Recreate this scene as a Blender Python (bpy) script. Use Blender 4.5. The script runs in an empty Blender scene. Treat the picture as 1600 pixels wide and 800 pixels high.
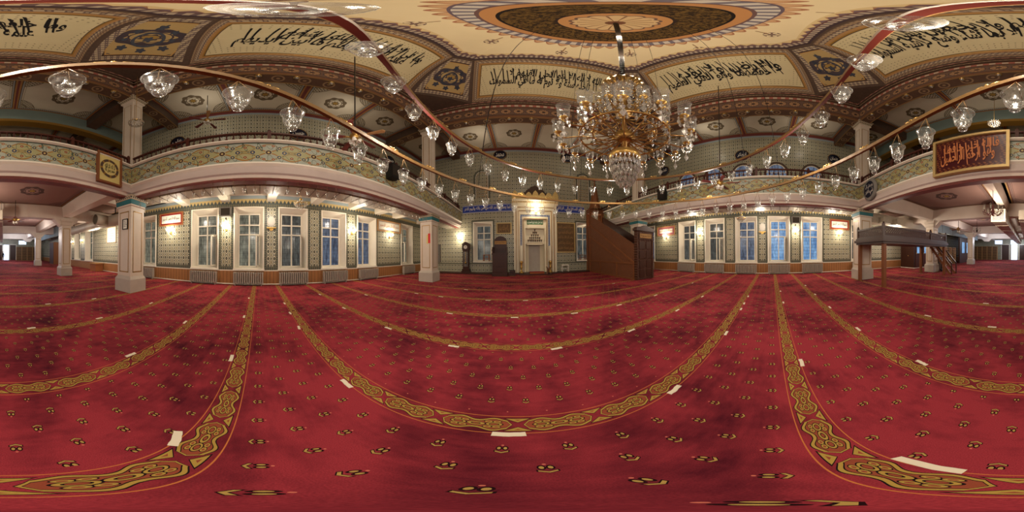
import bpy, math, random
from math import sin, cos, tan, pi, radians, sqrt, atan2, floor
from mathutils import Vector, Matrix
random.seed(7)
C = bpy.context.scene.collection
SC = bpy.context.scene
S = 1.3                      # eye height in metres; all lengths below are in eye heights, z = 0 at the eye
# ------------------------------------------------------------------ camera
cd = bpy.data.cameras.new('camera')
cam = bpy.data.objects.new('camera', cd); C.objects.link(cam)
cd.type = 'PANO'
pc = cd.cycles if hasattr(cd, 'cycles') and hasattr(cd.cycles, 'panorama_type') else cd
pc.panorama_type = 'EQUIRECTANGULAR'
pc.longitude_min = -pi; pc.longitude_max = pi
pc.latitude_min = -pi / 2; pc.latitude_max = radians(88.2)
up = Vector((.00972, -.00583, 1)).normalized()
fw = Vector((sin(radians(-1.125)), cos(radians(-1.125)), 0))
fw = (fw - up * fw.dot(up)).normalized()
rt = fw.cross(up)
cam.matrix_world = Matrix(((rt.x, up.x, -fw.x, 0), (rt.y, up.y, -fw.y, 0), (rt.z, up.z, -fw.z, S), (0, 0, 0, 1)))
cd.clip_start = .02
SC.camera = cam
# ------------------------------------------------------------------ look
SC.view_settings.view_transform = 'Standard'
SC.view_settings.look = 'None'
SC.view_settings.gamma = 1
SC.view_settings.use_curve_mapping = False
SC.view_settings.exposure = EXPOSURE = 0.0
w = bpy.data.worlds.new('dusk'); SC.world = w; w.use_nodes = True
w.node_tree.nodes['Background'].inputs[0].default_value = (.30, .42, .68, 1)
w.node_tree.nodes['Background'].inputs[1].default_value = .5
try:
    SC.cycles.max_bounces = 8; SC.cycles.diffuse_bounces = 4; SC.cycles.transparent_max_bounces = 24
    SC.cycles.sample_clamp_indirect = 4; SC.cycles.use_denoising = True; SC.cycles.denoising_prefilter = 'NONE'
    SC.cycles.caustics_reflective = False; SC.cycles.caustics_refractive = False
except Exception: pass
WARM = (1, .88, .72)
def lamp(loc, power, col=WARM, rad=.12, parent=None):
    l = bpy.data.lights.new('lamp_or_fill_light', 'POINT'); l.energy = power; l.color = col; l.shadow_soft_size = rad
    o = bpy.data.objects.new('lamp_or_fill_light', l); C.objects.link(o)
    o.location = (loc[0]*S, loc[1]*S, (loc[2]+1)*S)
    return o
# aisle fittings, plus fill lights added at centre, rings, galleries and rear room
CH = (.97, 1.2)
lamp((CH[0], CH[1], 3.9), 210, (1, .86, .68), .35)
lamp((CH[0], CH[1], 6.0), 270, (1, .86, .68), .4)  # added fill above the unlit chandelier, for dome and walls
for k in range(6):
    a = k * pi / 3
    lamp((.99 + 1.9*cos(a), 1.155 + 1.9*sin(a), 1.35), 62, (1, .88, .74), .12)  # added lights beside the rings, not held by any glass lamp
for y in (-2.4, .4, 3.2):
    lamp((-4.35, y, 1.45), 66, (1, .89, .74), .15)
    lamp((6.15, y, 1.35), 66, (1, .89, .74), .15)
for y in (-1.5, 2.6):
    lamp((-4.3, y, 5.75), 19, WARM, .2); lamp((6.3, y, 5.75), 19, WARM, .2)  # added lights under the gallery ceilings, without fittings
for x in (-1.5, 3.4):
    lamp((x, 6.9, 5.7), 19, WARM, .2)  # added light for the front ceiling, without fittings
lamp((.9, -4.4, 4.6), 34, WARM, .2)
for x, y, p, c in ((.9, -5, 1.0, (1,.84,.68)), (-1.6, -9.5, 1.0, (.95,.88,.85)), (3.2, -9.5, 1.0, (.95,.88,.85)), (-1.2, -16, 1.15, (.8,.88,1)),
                   (3.2, -16, 1.15, (.8,.88,1)), (1, -20, 1.15, (.72,.85,1)), (-4.4, -7, 1.0, (1,.88,.7)), (5.9, -5.6, 1.0, (1,.86,.7))):
    lamp((x, y, p), 150 if y > -12 else 300, c, .2)  # added fill that brightens the rear room, bluish at the far end

# ------------------------------------------------------------------ node language
def srgb(r, g, b):
    f = lambda c: (c/255/12.92) if c/255 <= .04045 else ((c/255+.055)/1.055)**2.4
    return (f(r), f(g), f(b), 1)
class Mt:
    def __init__(self, name, rough=.7, metal=0, spec=.3):
        self.m = bpy.data.materials.new(name); self.m.use_nodes = True
        self.t = self.m.node_tree; self.n = self.t.nodes
        self.b = self.n['Principled BSDF']
        self.b.inputs['Roughness'].default_value = rough
        self.b.inputs['Metallic'].default_value = metal
        self.b.inputs['Specular IOR Level'].default_value = spec
    def new(self, ty): return self.n.new(ty)
    def link(self, a, b): self.t.links.new(a, b)
    def math(self, op, a, b=None, c=None):
        nd = self.new('ShaderNodeMath'); nd.operation = op
        for i, x in enumerate((a, b, c)):
            if x is None: continue
            if isinstance(x, X): self.link(x.s, nd.inputs[i])
            else: nd.inputs[i].default_value = x
        return X(self, nd.outputs[0])
    def uv(self, layer='UVMap'):
        nd = self.new('ShaderNodeUVMap'); nd.uv_map = layer
        return self.sep(nd.outputs[0])
    def sep(self, so):
        s = self.new('ShaderNodeSeparateXYZ'); self.link(so, s.inputs[0])
        return [X(self, s.outputs[i]) for i in range(3)]
    def pos(self):
        g = self.new('ShaderNodeNewGeometry'); x, y, z = self.sep(g.outputs['Position'])
        return x*(1/S), y*(1/S), z*(1/S) - 1
    def noise(self, scale, detail=3, rough=.55, stretch=None, obj=False):
        tc = self.new('ShaderNodeTexCoord'); nd = self.new('ShaderNodeTexNoise')
        nd.inputs['Scale'].default_value = scale; nd.inputs['Detail'].default_value = detail; nd.inputs['Roughness'].default_value = rough
        so = tc.outputs['Object']
        if not obj:
            g = self.new('ShaderNodeNewGeometry'); so = g.outputs['Position']
        if stretch:
            mp = self.new('ShaderNodeMapping'); mp.inputs['Scale'].default_value = stretch; self.link(so, mp.inputs[0]); so = mp.outputs[0]
        self.link(so, nd.inputs['Vector'])
        return X(self, nd.outputs[0])
    def mix(self, f, a, b):
        nd = self.new('ShaderNodeMix'); nd.data_type = 'RGBA'
        for so, v in ((nd.inputs[0], f), (nd.inputs[6], a), (nd.inputs[7], b)):
            if isinstance(v, X): self.link(v.s, so)
            elif isinstance(v, (int, float)): so.default_value = v
            else: so.default_value = v
        return X(self, nd.outputs[2])
    def col(self, c):
        if isinstance(c, X): self.link(c.s, self.b.inputs['Base Color'])
        else: self.b.inputs['Base Color'].default_value = c
        return self
    def bump(self, h, strength=.3, dist=.01):
        nd = self.new('ShaderNodeBump'); nd.inputs['Strength'].default_value = strength; nd.inputs['Distance'].default_value = dist
        self.link(h.s, nd.inputs['Height']); self.link(nd.outputs[0], self.b.inputs['Normal']); return self
class X:
    def __init__(self, m, s): self.m, self.s = m, s
    def __add__(a, b): return a.m.math('ADD', a, b)
    __radd__ = __add__
    def __sub__(a, b): return a.m.math('SUBTRACT', a, b)
    def __rsub__(a, b): return a.m.math('SUBTRACT', b, a)
    def __mul__(a, b): return a.m.math('MULTIPLY', a, b)
    __rmul__ = __mul__
    def __truediv__(a, b): return a.m.math('DIVIDE', a, b)
    def __lt__(a, b): return a.m.math('LESS_THAN', a, b)
    def __gt__(a, b): return a.m.math('GREATER_THAN', a, b)
    def __and__(a, b): return a.m.math('MULTIPLY', a, b)
    def __or__(a, b): return a.m.math('MAXIMUM', a, b)
def fr(x): return x.m.math('FRACT', x)
def ab(x): return x.m.math('ABSOLUTE', x)
def sn(x): return x.m.math('SINE', x)
def cs(x): return x.m.math('COSINE', x)
def sq(x): return x.m.math('SQRT', x)
def mn(a, b): return a.m.math('MINIMUM', a, b)
def mx(a, b): return a.m.math('MAXIMUM', a, b)
def at2(a, b): return a.m.math('ARCTAN2', a, b)
def rd(x): return x.m.math('ROUND', x)
def hyp(a, b): return sq(a*a + b*b)
def near(x, c, wd): return ab(x - c) < wd
def cell(x, p): return fr(x/p + 50.0) - .5      # -.5 .. .5 in periods

MAT = {}
def simple(name, rgb, rough=.7, metal=0, spec=.3, nz=0, scale=6, stretch=None):
    m = Mt(name, rough, metal, spec); c = srgb(*rgb)
    if nz:
        d = srgb(*[max(0, v*(1-nz)) for v in rgb]); l = srgb(*[min(255, v*(1+nz*.6)) for v in rgb])
        m.col(m.mix(m.noise(scale, 4, .6, stretch), d, l))
    else: m.col(c)
    MAT[name] = m.m
    return m
def emit(name, rgb, strength):
    m = Mt(name); m.col((0.8, .8, .8, 1)); m.b.inputs['Emission Color'].default_value = srgb(*rgb); m.b.inputs['Emission Strength'].default_value = strength
    MAT[name] = m.m
simple('plaster', (214, 200, 186), .85, nz=.06, scale=2)
simple('lilac_plaster', (192, 176, 168), .85, nz=.05, scale=2)
simple('white_paint', (232, 224, 208), .5, nz=.03, scale=3)
simple('blue_plaster', (150, 165, 170), .85, nz=.05, scale=2)
simple('green_plaster', (122, 138, 132), .85, nz=.05, scale=2)
simple('oxblood', (120, 62, 58), .6, nz=.1)
simple('marble', (205, 190, 174), .45, nz=.05, scale=3)
simple('plinth_stone', (176, 164, 152), .6, nz=.06, scale=4)
simple('gold_line', (150, 112, 48), .4, .3)
simple('brass', (186, 148, 82), .35, .75)
simple('gilt', (186, 158, 104), .4, .35)
simple('rail_brass', (124, 92, 50), .5, .15)
simple('dark_metal', (48, 40, 34), .5, .5)
simple('black', (16, 15, 15), .6)
simple('ink', (18, 15, 14), .8)
simple('gold_ink', (184, 112, 66), .5)
simple('white_ink', (222, 216, 205), .7)
simple('rail_wood', (74, 34, 24), .45, nz=.2, scale=8)
simple('dark_wood', (62, 34, 24), .42, nz=.25, scale=5, stretch=(6, 6, .7))
simple('mid_wood', (128, 78, 46), .5, nz=.25, scale=5, stretch=(6, 6, .7))
simple('orange_wood', (150, 92, 54), .5, nz=.2, scale=5, stretch=(6, 6, .7))
simple('pale_wood', (176, 132, 84), .55, nz=.15, scale=5)
simple('radiator', (158, 148, 136), .45)
simple('grey_box', (120, 116, 110), .55)
simple('duct', (190, 180, 162), .5, .2, nz=.05)
simple('red_cloth', (140, 30, 34), .9, nz=.15, scale=10)
simple('tape', (222, 210, 186), .6)
simple('paper', (226, 222, 210), .8)
simple('red_paper', (200, 40, 44), .7)
simple('navy', (22, 24, 44), .5)
simple('skin', (150, 104, 80), .6)
simple('khaki', (120, 100, 76), .9)
simple('dark_cloth', (52, 48, 44), .9)
simple('teal', (30, 98, 104), .5, nz=.15)
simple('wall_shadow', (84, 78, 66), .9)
simple('tan', (166, 126, 78), .8, nz=.12, scale=8)
simple('umber', (84, 66, 54), .8, nz=.2, scale=10)
simple('bar_red', (92, 34, 24), .5)
simple('candle_wax', (228, 218, 196), .5)
emit('bulb', (255, 240, 214), 14)
emit('soft_bulb', (255, 226, 178), 4)
emit('daylight_panel', (190, 216, 255), 1.6)
# clear glass: see-through with bright rims
def glassy(name, tint, clear, edge):
    m = Mt(name, .05); n = m.n; n.remove(m.b)
    tr = n.new('ShaderNodeBsdfTransparent'); tr.inputs[0].default_value = tint
    gl = n.new('ShaderNodeBsdfGlossy'); gl.inputs['Roughness'].default_value = .2; gl.inputs[0].default_value = (.9, .87, .82, 1)
    df = n.new('ShaderNodeBsdfDiffuse'); df.inputs[0].default_value = (.55, .53, .48, 1)
    lw = n.new('ShaderNodeLayerWeight'); lw.inputs[0].default_value = edge
    a = n.new('ShaderNodeMixShader'); a.inputs[0].default_value = .5; m.link(gl.outputs[0], a.inputs[1]); m.link(df.outputs[0], a.inputs[2])
    mr = n.new('ShaderNodeMapRange'); mr.inputs[3].default_value = 1 - clear; mr.inputs[4].default_value = .9
    m.link(lw.outputs['Facing'], mr.inputs[0])
    b = n.new('ShaderNodeMixShader'); m.link(mr.outputs[0], b.inputs[0]); m.link(tr.outputs[0], b.inputs[1]); m.link(a.outputs[0], b.inputs[2])
    m.link(b.outputs[0], n['Material Output'].inputs[0]); MAT[name] = m.m
glassy('glass', (.94, .95, .95, 1), .95, .3)
glassy('crystal', (.93, .91, .88, 1), .62, .4)
glassy('pane_clear', (.8, .85, .9, 1), .8, .3)

# ------------------------------------------------------------------ patterned surfaces
def tile_mat(name, axis, hue=0):
    m = Mt(name, .35, spec=.4); x, y, z = m.pos(); u = y if axis == 'y' else x
    cu, cv = cell(u, .2), cell(z, .235)
    e = hyp(cu*2.3, cv*1.75)*.45 + (ab(cu)*2.3 + ab(cv)*1.75)*.5
    du, dv = .5 - ab(cu), .5 - ab(cv)
    e2 = hyp(du*2.6, dv*2.2)
    cream = m.mix(m.noise(1.3, 2), srgb(188, 180, 152), srgb(212, 206, 182))
    dark = srgb(44, 52, 50); ol = srgb(112, 104, 60)
    c = m.mix(near(e, .84, .08), cream, srgb(70, 78, 74))
    c = m.mix(e < .50, c, srgb(120, 118, 92))
    c = m.mix(e < .34, c, srgb(40, 46, 56)); c = m.mix(e < .12, c, srgb(150, 140, 104))
    c = m.mix(near(e2, .36, .09), c, ol)
    c = m.mix(e2 < .17, c, srgb(52, 44, 52))
    c = m.mix((du < .045) & (dv > .2), c, srgb(70, 80, 66))
    fl = near(ab(cu)*2 + ab(cv)*1.1, .86, .05) & (e2 > .45)
    c = m.mix(fl, c, srgb(60, 66, 70))
    m.col(c); MAT[name] = m.m
tile_mat('tile_y', 'y'); tile_mat('tile_x', 'x')
def border_mat(name, axis):
    m = Mt(name, .4); x, y, z = m.pos(); u = y if axis == 'y' else x
    a, b = cell(u, .075), cell(z, .075)
    e = hyp(a, b)
    c = m.mix(near(e, .36, .07), srgb(58, 66, 66), srgb(124, 120, 96))
    c = m.mix(e < .15, c, srgb(150, 140, 104)); m.col(c); MAT[name] = m.m
border_mat('border_y', 'y'); border_mat('border_x', 'x')
def crest_mat(name, axis):
    m = Mt(name, .5); x, y, z = m.pos(); u = y if axis == 'y' else x
    a, b = ab(cell(u, .13))*2, (z - 1.72) * (1/.2)
    c = m.mix(b > (1 - a*1.1)*.55 + .25, srgb(84, 90, 84), srgb(188, 168, 116))
    c = m.mix((a < .3) & (b < .42) & (b > .15), c, srgb(60, 66, 70))
    m.col(c); MAT[name] = m.m
crest_mat('crest_y', 'y'); crest_mat('crest_x', 'x')
def script_band(name, axis):
    m = Mt(name, .4); x, y, z = m.pos(); u = y if axis == 'y' else x
    c = m.mix(m.noise(6, 3), srgb(36, 54, 136), srgb(48, 70, 160))
    e = ab(z - 2.52); c = m.mix(near(e, .195, .012), c, srgb(200, 204, 208)); m.col(c); MAT[name] = m.m
script_band('blue_script', 'x')
# carpet
def carpet():
    m = Mt('carpet', .95, spec=.1); x, y, z = m.pos()
    nz = m.noise(.75, 5, .62); n2 = m.noise(2.6, 5, .6); n3 = m.noise(240, 2, .6)
    f = nz*.75 + n2*.4 - .06
    n4 = m.noise(5.5, 4, .65, (.5, 2.2, 1)); f = mn(mx((f + n4*.22 - .47) * 4.4, 0.0), 1.0)
    red = m.mix(f, srgb(78, 21, 34), srgb(172, 58, 68))
    red = m.mix(mn(mx((n3 - .35)*2.2, 0.0), 1.0), m.mix(.5, red, srgb(50, 8, 20)), red)
    # band positions along the prayer direction
    front = y > .2; back = y < -.56
    s1 = (y - .594)/.98; s1 = (s1 - rd(s1))*.97
    s2 = (y + .92)/1.0; s2 = s2 - rd(s2)
    s0 = y + .15
    d = s1*front + s2*back + s0*((1 - front) & (1 - back))
    v = d*(1/.07)                       # -1..1 across the band
    av = ab(v)
    u = cell(x, .31)
    au = ab(u)*2
    inb = av < 1.0; avb = av
    # cartouche outline
    v0 = v; v = v*1.14; av = ab(v); wv = .68 + .16*cs((au - .42)*(2*pi/.8)) - mx((au - .74)*4.2, 0.0)
    ca = wv - av; av0 = ab(v0)
    tri = (av - .18) - (1.02 - au)*2.6 if False else (av*.62 + au) - 1.13
    olv = srgb(168, 138, 66); ink = srgb(30, 20, 22); fill = srgb(140, 70, 50)
    pat = m.mix((ca > -.07) & (ca < .24), red, ink)
    pat = m.mix((ca > -.01) & (ca < .15), pat, olv)
    pat = m.mix(ca > .2, pat, fill)
    lf = hyp(ab(au - .40)*5.2 - .55, (av - .34)*4.2)
    pat = m.mix((lf < .62) & (ca > .16), pat, ink); pat = m.mix((lf < .5) & (ca > .16), pat, m.mix(lf < .26, olv, fill))
    q = hyp(au*1.5 - .0, v*1.7); q2 = hyp(au*2.6 - 1.15, v*2.4)
    pat = m.mix(near(q, .26, .13) & (ca > .2), pat, ink)
    pat = m.mix(near(q, .26, .07) & (ca > .2), pat, olv)
    pat = m.mix(near(q2, .42, .16) & (ca > .26), pat, ink)
    pat = m.mix(near(q2, .42, .08) & (ca > .26), pat, olv)
    inx = (tri > .04) & (av < .86) & (ca < -.14)
    pat = m.mix(inx, pat, ink); pat = m.mix((tri > .07) & (av < .8) & (ca < -.2), pat, olv)
    pat = m.mix((tri > .2) & (av < .68) & (ca < -.28), pat, fill)
    pat = m.mix(near(av0, .97, .03), pat, srgb(190, 112, 60))
    # tulip sprigs in the field
    r0 = rd(y/.135); yy = y/.135 - r0
    off = fr(r0*.5 + 50.25)               # .25 or .75
    xx = cell(x + off*.17, .17)
    px, py = xx*(.17*1.3), yy*(.135*1.3)
    py = py + .004
    def blob(cx, cy, rx, ry): return hyp((ab(px) - cx)*(1/rx), (py - cy)*(1/ry))
    leaf = blob(.0105, .016, .0075, .014); ch = ab(py + .024 - ab(px)*.6); chm = (ch < .0048) & (ab(px) < .021)
    dark = (leaf < 1.4) | ((ch < .0085) & (ab(px) < .025))
    sprig = (leaf < .8) | chm
    dot = hyp(px, py - .043) < .005
    fld = m.mix(dark, red, srgb(34, 12, 16)); fld = m.mix(sprig, fld, srgb(170, 140, 76)); fld = m.mix(dot, fld, srgb(196, 110, 90))
    fld = m.mix(avb < 1.5, fld, red)
    m.col(m.mix(inb, fld, pat))
    m.bump(n3, .5, .004)
    MAT['carpet'] = m.m
carpet()
def parapet():
    m = Mt('parapet_tile', .4); u, v, _ = m.uv(); P = .86
    a = cell(u, P); b = v*(1/.55) - .5
    A2 = ab(a)*2
    base = m.mix(m.noise(5, 3), srgb(140, 146, 134), srgb(168, 172, 156))
    w1 = .34*cs(a*pi)*cs(a*pi) + .04
    ins = ab(b) < w1
    c = m.mix(ins, base, srgb(156, 152, 110))
    gold = srgb(150, 104, 40)
    c = m.mix(near(ab(b), .0, 1.0) & near(ab(b) - w1, 0, .028), c, gold)
    w2 = .40 - .36*cs(a*pi)*cs(a*pi)
    c = m.mix(near(ab(b), 0, .5) & near(ab(b) - w2, 0, .022), c, srgb(140, 112, 56))
    k = sn(u*44)*.09 + sn(u*23 + b*12)*.1
    c = m.mix(near(ab(b) - .26 + k, 0, .02), c, srgb(72, 84, 70))
    for cx, cy, r, col in ((.16, .0, .085, (46, 58, 84)), (.5, .0, .10, (66, 40, 36)), (0, .24, .06, (120, 44, 42)), (.27, .22, .075, (52, 66, 84)), (.40, .33, .055, (128, 52, 46)), (.07, 0, .04, (58, 70, 52))):
        d = hyp((ab(a) - cx)*(P/.55), ab(b) - cy)
        c = m.mix(d < r*1.25, c, srgb(172, 164, 122)); c = m.mix(d < r, c, srgb(*col)); c = m.mix(d < r*.4, c, srgb(190, 168, 110))
    c = m.mix(ab(b) > .455, c, srgb(34, 58, 50))
    m.col(c); MAT['parapet_tile'] = m.m
parapet()
def panel_mat(name, field, field2, orn, lines, corner=.33, med=.36, stripe=None):
    """a painted ceiling panel: border lines, corner fans and a middle rosette, from distances in the face"""
    m = Mt(name, .8); u, v, _ = m.uv(); hu, hv, _ = m.uv('Half')
    du, dv = hu - ab(u), hv - ab(v); d = mn(du, dv)
    c = m.mix(m.noise(1.6, 4), srgb(*field), srgb(*field2))
    e = hyp(du, dv)
    p = sn(du*60)*sn(dv*60)
    fan = e < corner + ab(sn(at2(du, dv)*6))*.03
    c = m.mix(fan, c, m.mix(p > .1, srgb(*field), srgb(*orn)))
    c = m.mix(near(e, corner*.62, .015) | near(e, corner+.015, .012), c, srgb(*orn))
    r = hyp(u, v); th = at2(u, v)
    sc = med*(.8 + .07*ab(sn(th*9)))
    q = sn(th*8)*.5 + sn(r*(34/ max(med,.1)*.36))
    c = m.mix((r < sc) & (q > .0), c, srgb(*orn)); c = m.mix(near(r, med*.45, .014), c, srgb(*orn)); c = m.mix(r < med*.18, c, srgb(150, 120, 60))
    for lo, hi, col in lines:
        c = m.mix((d < hi) & (d > lo), c, srgb(*col))
    if stripe:
        lo, hi, ca, cb = stripe
        c = m.mix((d < hi) & (d > lo), c, m.mix(sn((u + v)*90) > 0, srgb(*ca), srgb(*cb)))
    m.col(c); MAT[name] = m.m
panel_mat('ceiling_panel', (196, 186, 164), (212, 202, 182), (104, 90, 70), ((-1, .05, (168, 120, 72)), (.05, .07, (70, 52, 40)), (.115, .13, (120, 92, 50)), (.17, .18, (120, 100, 60))), .60, .44, (.07, .115, (76, 104, 128), (196, 190, 170)))
panel_mat('pink_panel', (138, 110, 100), (150, 120, 110), (80, 60, 56), ((-1, .05, (150, 116, 70)), (.05, .09, (84, 50, 44)), (.19, .2, (92, 62, 56))), .62, .5, (.1, .17, (76, 62, 66), (150, 124, 112)))
panel_mat('cream_panel', (206, 196, 174), (216, 206, 184), (110, 104, 86), ((-1, .05, (170, 124, 60)), (.1, .115, (120, 92, 50))), .2, .24, (.13, .18, (110, 112, 110), (206, 196, 174)))
panel_mat('corner_panel', (164, 138, 88), (176, 150, 100), (64, 54, 60), ((-1, .06, (70, 50, 40)), (.06, .09, (180, 140, 80))), .16, .62)
def dotted(name, base, dot, p=.10):
    m = Mt(name, .85); u, v, _ = m.uv()
    a, b = cell(u, p), cell(v, p)
    d = hyp(a, b); r = .13
    hu, hv, _ = m.uv('Half'); ed = mn(hu - ab(u), hv - ab(v))
    c = m.mix(m.noise(2.5, 3), srgb(*base), srgb(*[x+12 for x in base]))
    c = m.mix((d < r) & (ed < .34) & (ed > .05), c, srgb(*dot)); m.col(c); MAT[name] = m.m
dotted('dotted_field', (196, 182, 142), (100, 90, 74))
def dash(name, ca, cb, p, vert=.5):
    m = Mt(name, .8); u, v, _ = m.uv(); a = cell(u, p); b = cell(v, p)
    c = m.mix((ab(a) < .27) & (ab(b) < .36), srgb(*ca), srgb(*cb)); c = m.mix((ab(a) > .4) & (ab(b) < .15), c, srgb(*cb)); m.col(c); MAT[name] = m.m
dash('dash_dark', (104, 88, 82), (176, 158, 130), .11)
dash('chain_red', (120, 80, 66), (206, 150, 128), .26)
dash('dash_brown', (112, 90, 74), (156, 130, 98), .1)
def rosette_band():
    m = Mt('rosette_band', .8); u, v, _ = m.uv()
    a = cell(u, .42)*.42; b = v - .42; d = hyp(a, b); th = at2(a, b)
    c = m.mix(m.noise(7, 4), srgb(92, 66, 52), srgb(122, 90, 68))
    c = m.mix(sn(u*45)*sn(v*45) > .35, c, srgb(78, 72, 78))
    c = m.mix(d < .185, c, srgb(66, 48, 42)); c = m.mix(d < .165, c, m.mix(sn(th*11) > 0, srgb(164, 130, 92), srgb(128, 92, 70)))
    c = m.mix(d < .06, c, srgb(56, 36, 32))
    c = m.mix((v < .16) | (v > .72), c, srgb(110, 74, 50)); c = m.mix(near(v, .16, .02) | near(v, .72, .02), c, srgb(60, 42, 36))
    c = m.mix((v > .80) & (v < .93), c, m.mix(sn(u*26) > 0, srgb(190, 170, 150), srgb(160, 92, 84)))
    m.col(c); MAT['rosette_band'] = m.m
rosette_band()
def beam_band():
    m = Mt('beam_paint', .8); u, v, _ = m.uv(); hu, hv, _ = m.uv('Half')
    a = cell(u, .55)*.55; d = hyp(a, v)
    c = m.mix(m.noise(6, 3), srgb(84, 60, 48), srgb(104, 78, 60))
    c = m.mix(near(d, .12, .02) | (d < .04), c, srgb(150, 122, 90)); c = m.mix(hv - ab(v) < .04, c, srgb(150, 116, 70)); m.col(c); MAT['beam_paint'] = m.m
beam_band()
def dome_mat():
    m = Mt('dome_paint', .85); u, v, _ = m.uv()            # UV: metres/S from the dome's middle
    r = hyp(u, v); th = at2(u, v)
    base = m.mix(m.noise(1.2, 4), srgb(230, 210, 164), srgb(240, 222, 180))
    c = base
    z1 = 1.32 + .12*ab(sn(th*20))
    c = m.mix(r < z1, c, srgb(176, 122, 88)); c = m.mix(r < z1 - .04, c, srgb(206, 164, 120))
    c = m.mix(r < 1.32, c, srgb(108, 92, 100)); c = m.mix((r < 1.30), c, m.mix(sn(th*44) > -.2, srgb(120, 112, 120), srgb(206, 196, 180)))
    c = m.mix(r < 1.17, c, srgb(112, 84, 80)); c = m.mix(r < 1.14, c, srgb(190, 136, 84)); c = m.mix(r < 1.03, c, srgb(30, 22, 18))
    c = m.mix(r < 1.0, c, m.mix(m.noise(16, 4, .7) > .5, srgb(50, 36, 20), srgb(104, 78, 36)))
    c = m.mix(r < .56, c, srgb(50, 36, 28)); c = m.mix(r < .53, c, srgb(190, 138, 86)); c = m.mix(r < .40 + .04*ab(sn(th*8)), c, srgb(110, 84, 72)); c = m.mix(r < .37 + .04*ab(sn(th*8)), c, srgb(208, 176, 128))
    c = m.mix((r < .36) & (ab(sn(th*8)) < .25), c, srgb(130, 92, 64)); c = m.mix(r < .1, c, srgb(120, 80, 56))
    # eight small sprays
    t8 = (fr(th*(4/pi) + 50.5) - .5)*(pi/4)
    ex, ey = r*cs(t8) - 1.78, r*sn(t8); e = hyp(ex, ey*1.0)
    c = m.mix((e < .12) & (sn(at2(ex, ey)*6) + sn(e*60) > -.3), c, srgb(130, 104, 90)); c = m.mix((r > 1.5) & (r < 1.72) & (ab(ey) < .012), c, srgb(150, 112, 72))
    m.col(c); MAT['dome_paint'] = m.m
dome_mat()
def scallop_mat():
    m = Mt('scallop_edge', .85); u, v, _ = m.uv()           # v: 0 at the outer edge .. 1 inside
    a = ab(cell(u, .2))*2
    c = m.mix(v > .62 + .3*(1 - a), srgb(170, 124, 92), srgb(222, 198, 146))
    c = m.mix((v < .55) , c, m.mix(sn(u*60) > 0, srgb(112, 94, 92), srgb(186, 168, 144)))
    c = m.mix(v < .2, c, srgb(70, 54, 56)); c = m.mix(near(v, .58, .04), c, srgb(110, 70, 60)); c = m.mix((v > .62) & (v < .62 + .2*(1 - a)), c, srgb(120, 100, 104)); m.col(c); MAT['scallop_edge'] = m.m
scallop_mat()
def board_mat(name, c1, c2, axis, p):
    m = Mt(name, .5); x, y, z = m.pos(); u = {'x': x, 'y': y}[axis]
    a = ab(cell(u, p)); n = m.noise(5, 4, .6, (6, 6, .6))
    c = m.mix(n, srgb(*c1), srgb(*c2)); c = m.mix(a > .46, c, srgb(60, 36, 22)); m.col(c); MAT[name] = m.m
board_mat('wainscot_y', (138, 92, 54), (172, 120, 74), 'y', .12); board_mat('wainscot_x', (138, 92, 54), (172, 120, 74), 'x', .12)
def carved(name, axis, base=(94, 52, 32), hi=(140, 84, 52), p=.10):
    m = Mt(name, .45); x, y, z = m.pos(); u = {'x': x, 'y': y}[axis]
    a, b = cell(u, p), cell(z, p)
    s = sn(a*(2*pi))*sn(b*(2*pi)) + sn((a+b)*(4*pi))*.5 + sn((a-b)*(4*pi))*.5
    c = m.mix(s > .1, srgb(*base), srgb(*hi)); c = m.mix(m.noise(4, 3), c, m.mix(.3, c, srgb(30, 16, 10))); m.col(c); m.bump(s, .6, .02); MAT[name] = m.m
carved('carved_y', 'y', (110, 66, 42), (146, 92, 58)); carved('carved_x', 'x', (70, 40, 28), (92, 54, 36), .09)
def lattice(name, axis):
    m = Mt(name, .5); x, y, z = m.pos(); u = {'x': x, 'y': y}[axis]
    a, b = cell(u + z, .085), cell(u - z, .085); e = hyp(cell(u, .085), cell(z + .03, .085))
    hole = (ab(a) < .32) & (ab(b) < .32) & (e > .12)
    c = m.mix(m.noise(6, 3), srgb(62, 38, 30), srgb(86, 54, 40)); m.col(c)
    tr = m.new('ShaderNodeBsdfTransparent'); ms = m.new('ShaderNodeMixShader'); m.link(hole.s, ms.inputs[0]); m.link(m.b.outputs[0], ms.inputs[1]); m.link(tr.outputs[0], ms.inputs[2])
    m.link(ms.outputs[0], m.n['Material Output'].inputs[0]); MAT[name] = m.m
lattice('lattice_x', 'x'); lattice('lattice_y', 'y')
def pane_mat(name, c1, c2, st):
    m = Mt(name, .15, spec=.5); n = m.noise(3.2, 4, .6, (3, 3, .8))
    c = m.mix(mn(mx((n - .35)*3, 0.0), 1.0), srgb(*c1), srgb(*c2)); m.col((.02, .02, .02, 1))
    m.link(c.s, m.b.inputs['Emission Color']); m.b.inputs['Emission Strength'].default_value = st; MAT[name] = m.m
pane_mat('pane_pale', (84, 86, 76), (172, 172, 150), .55); pane_mat('pane_grey', (60, 72, 96), (132, 150, 176), .6)
pane_mat('pane_blue', (78, 122, 176), (150, 196, 236), .95); pane_mat('pane_dark', (50, 54, 56), (122, 126, 120), .5)
def marked_wood(name):
    m = Mt(name, .5); m.col(m.mix(m.noise(9, 4, .7), srgb(60, 44, 26), srgb(130, 96, 52))); MAT[name] = m.m
marked_wood('gold_script_board')
def red_board():
    m = Mt('red_board', .3); u, v, _ = m.uv(); hu, hv, _ = m.uv('Half'); d = mn(hu - ab(u), hv - ab(v))
    s = sn(u*60 + sn(v*40)*2)*sn(v*60); c = m.mix((s > .2) & (d < .13), srgb(64, 18, 22), srgb(116, 66, 36)); m.col(c); MAT['red_board'] = m.m
red_board()
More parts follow.
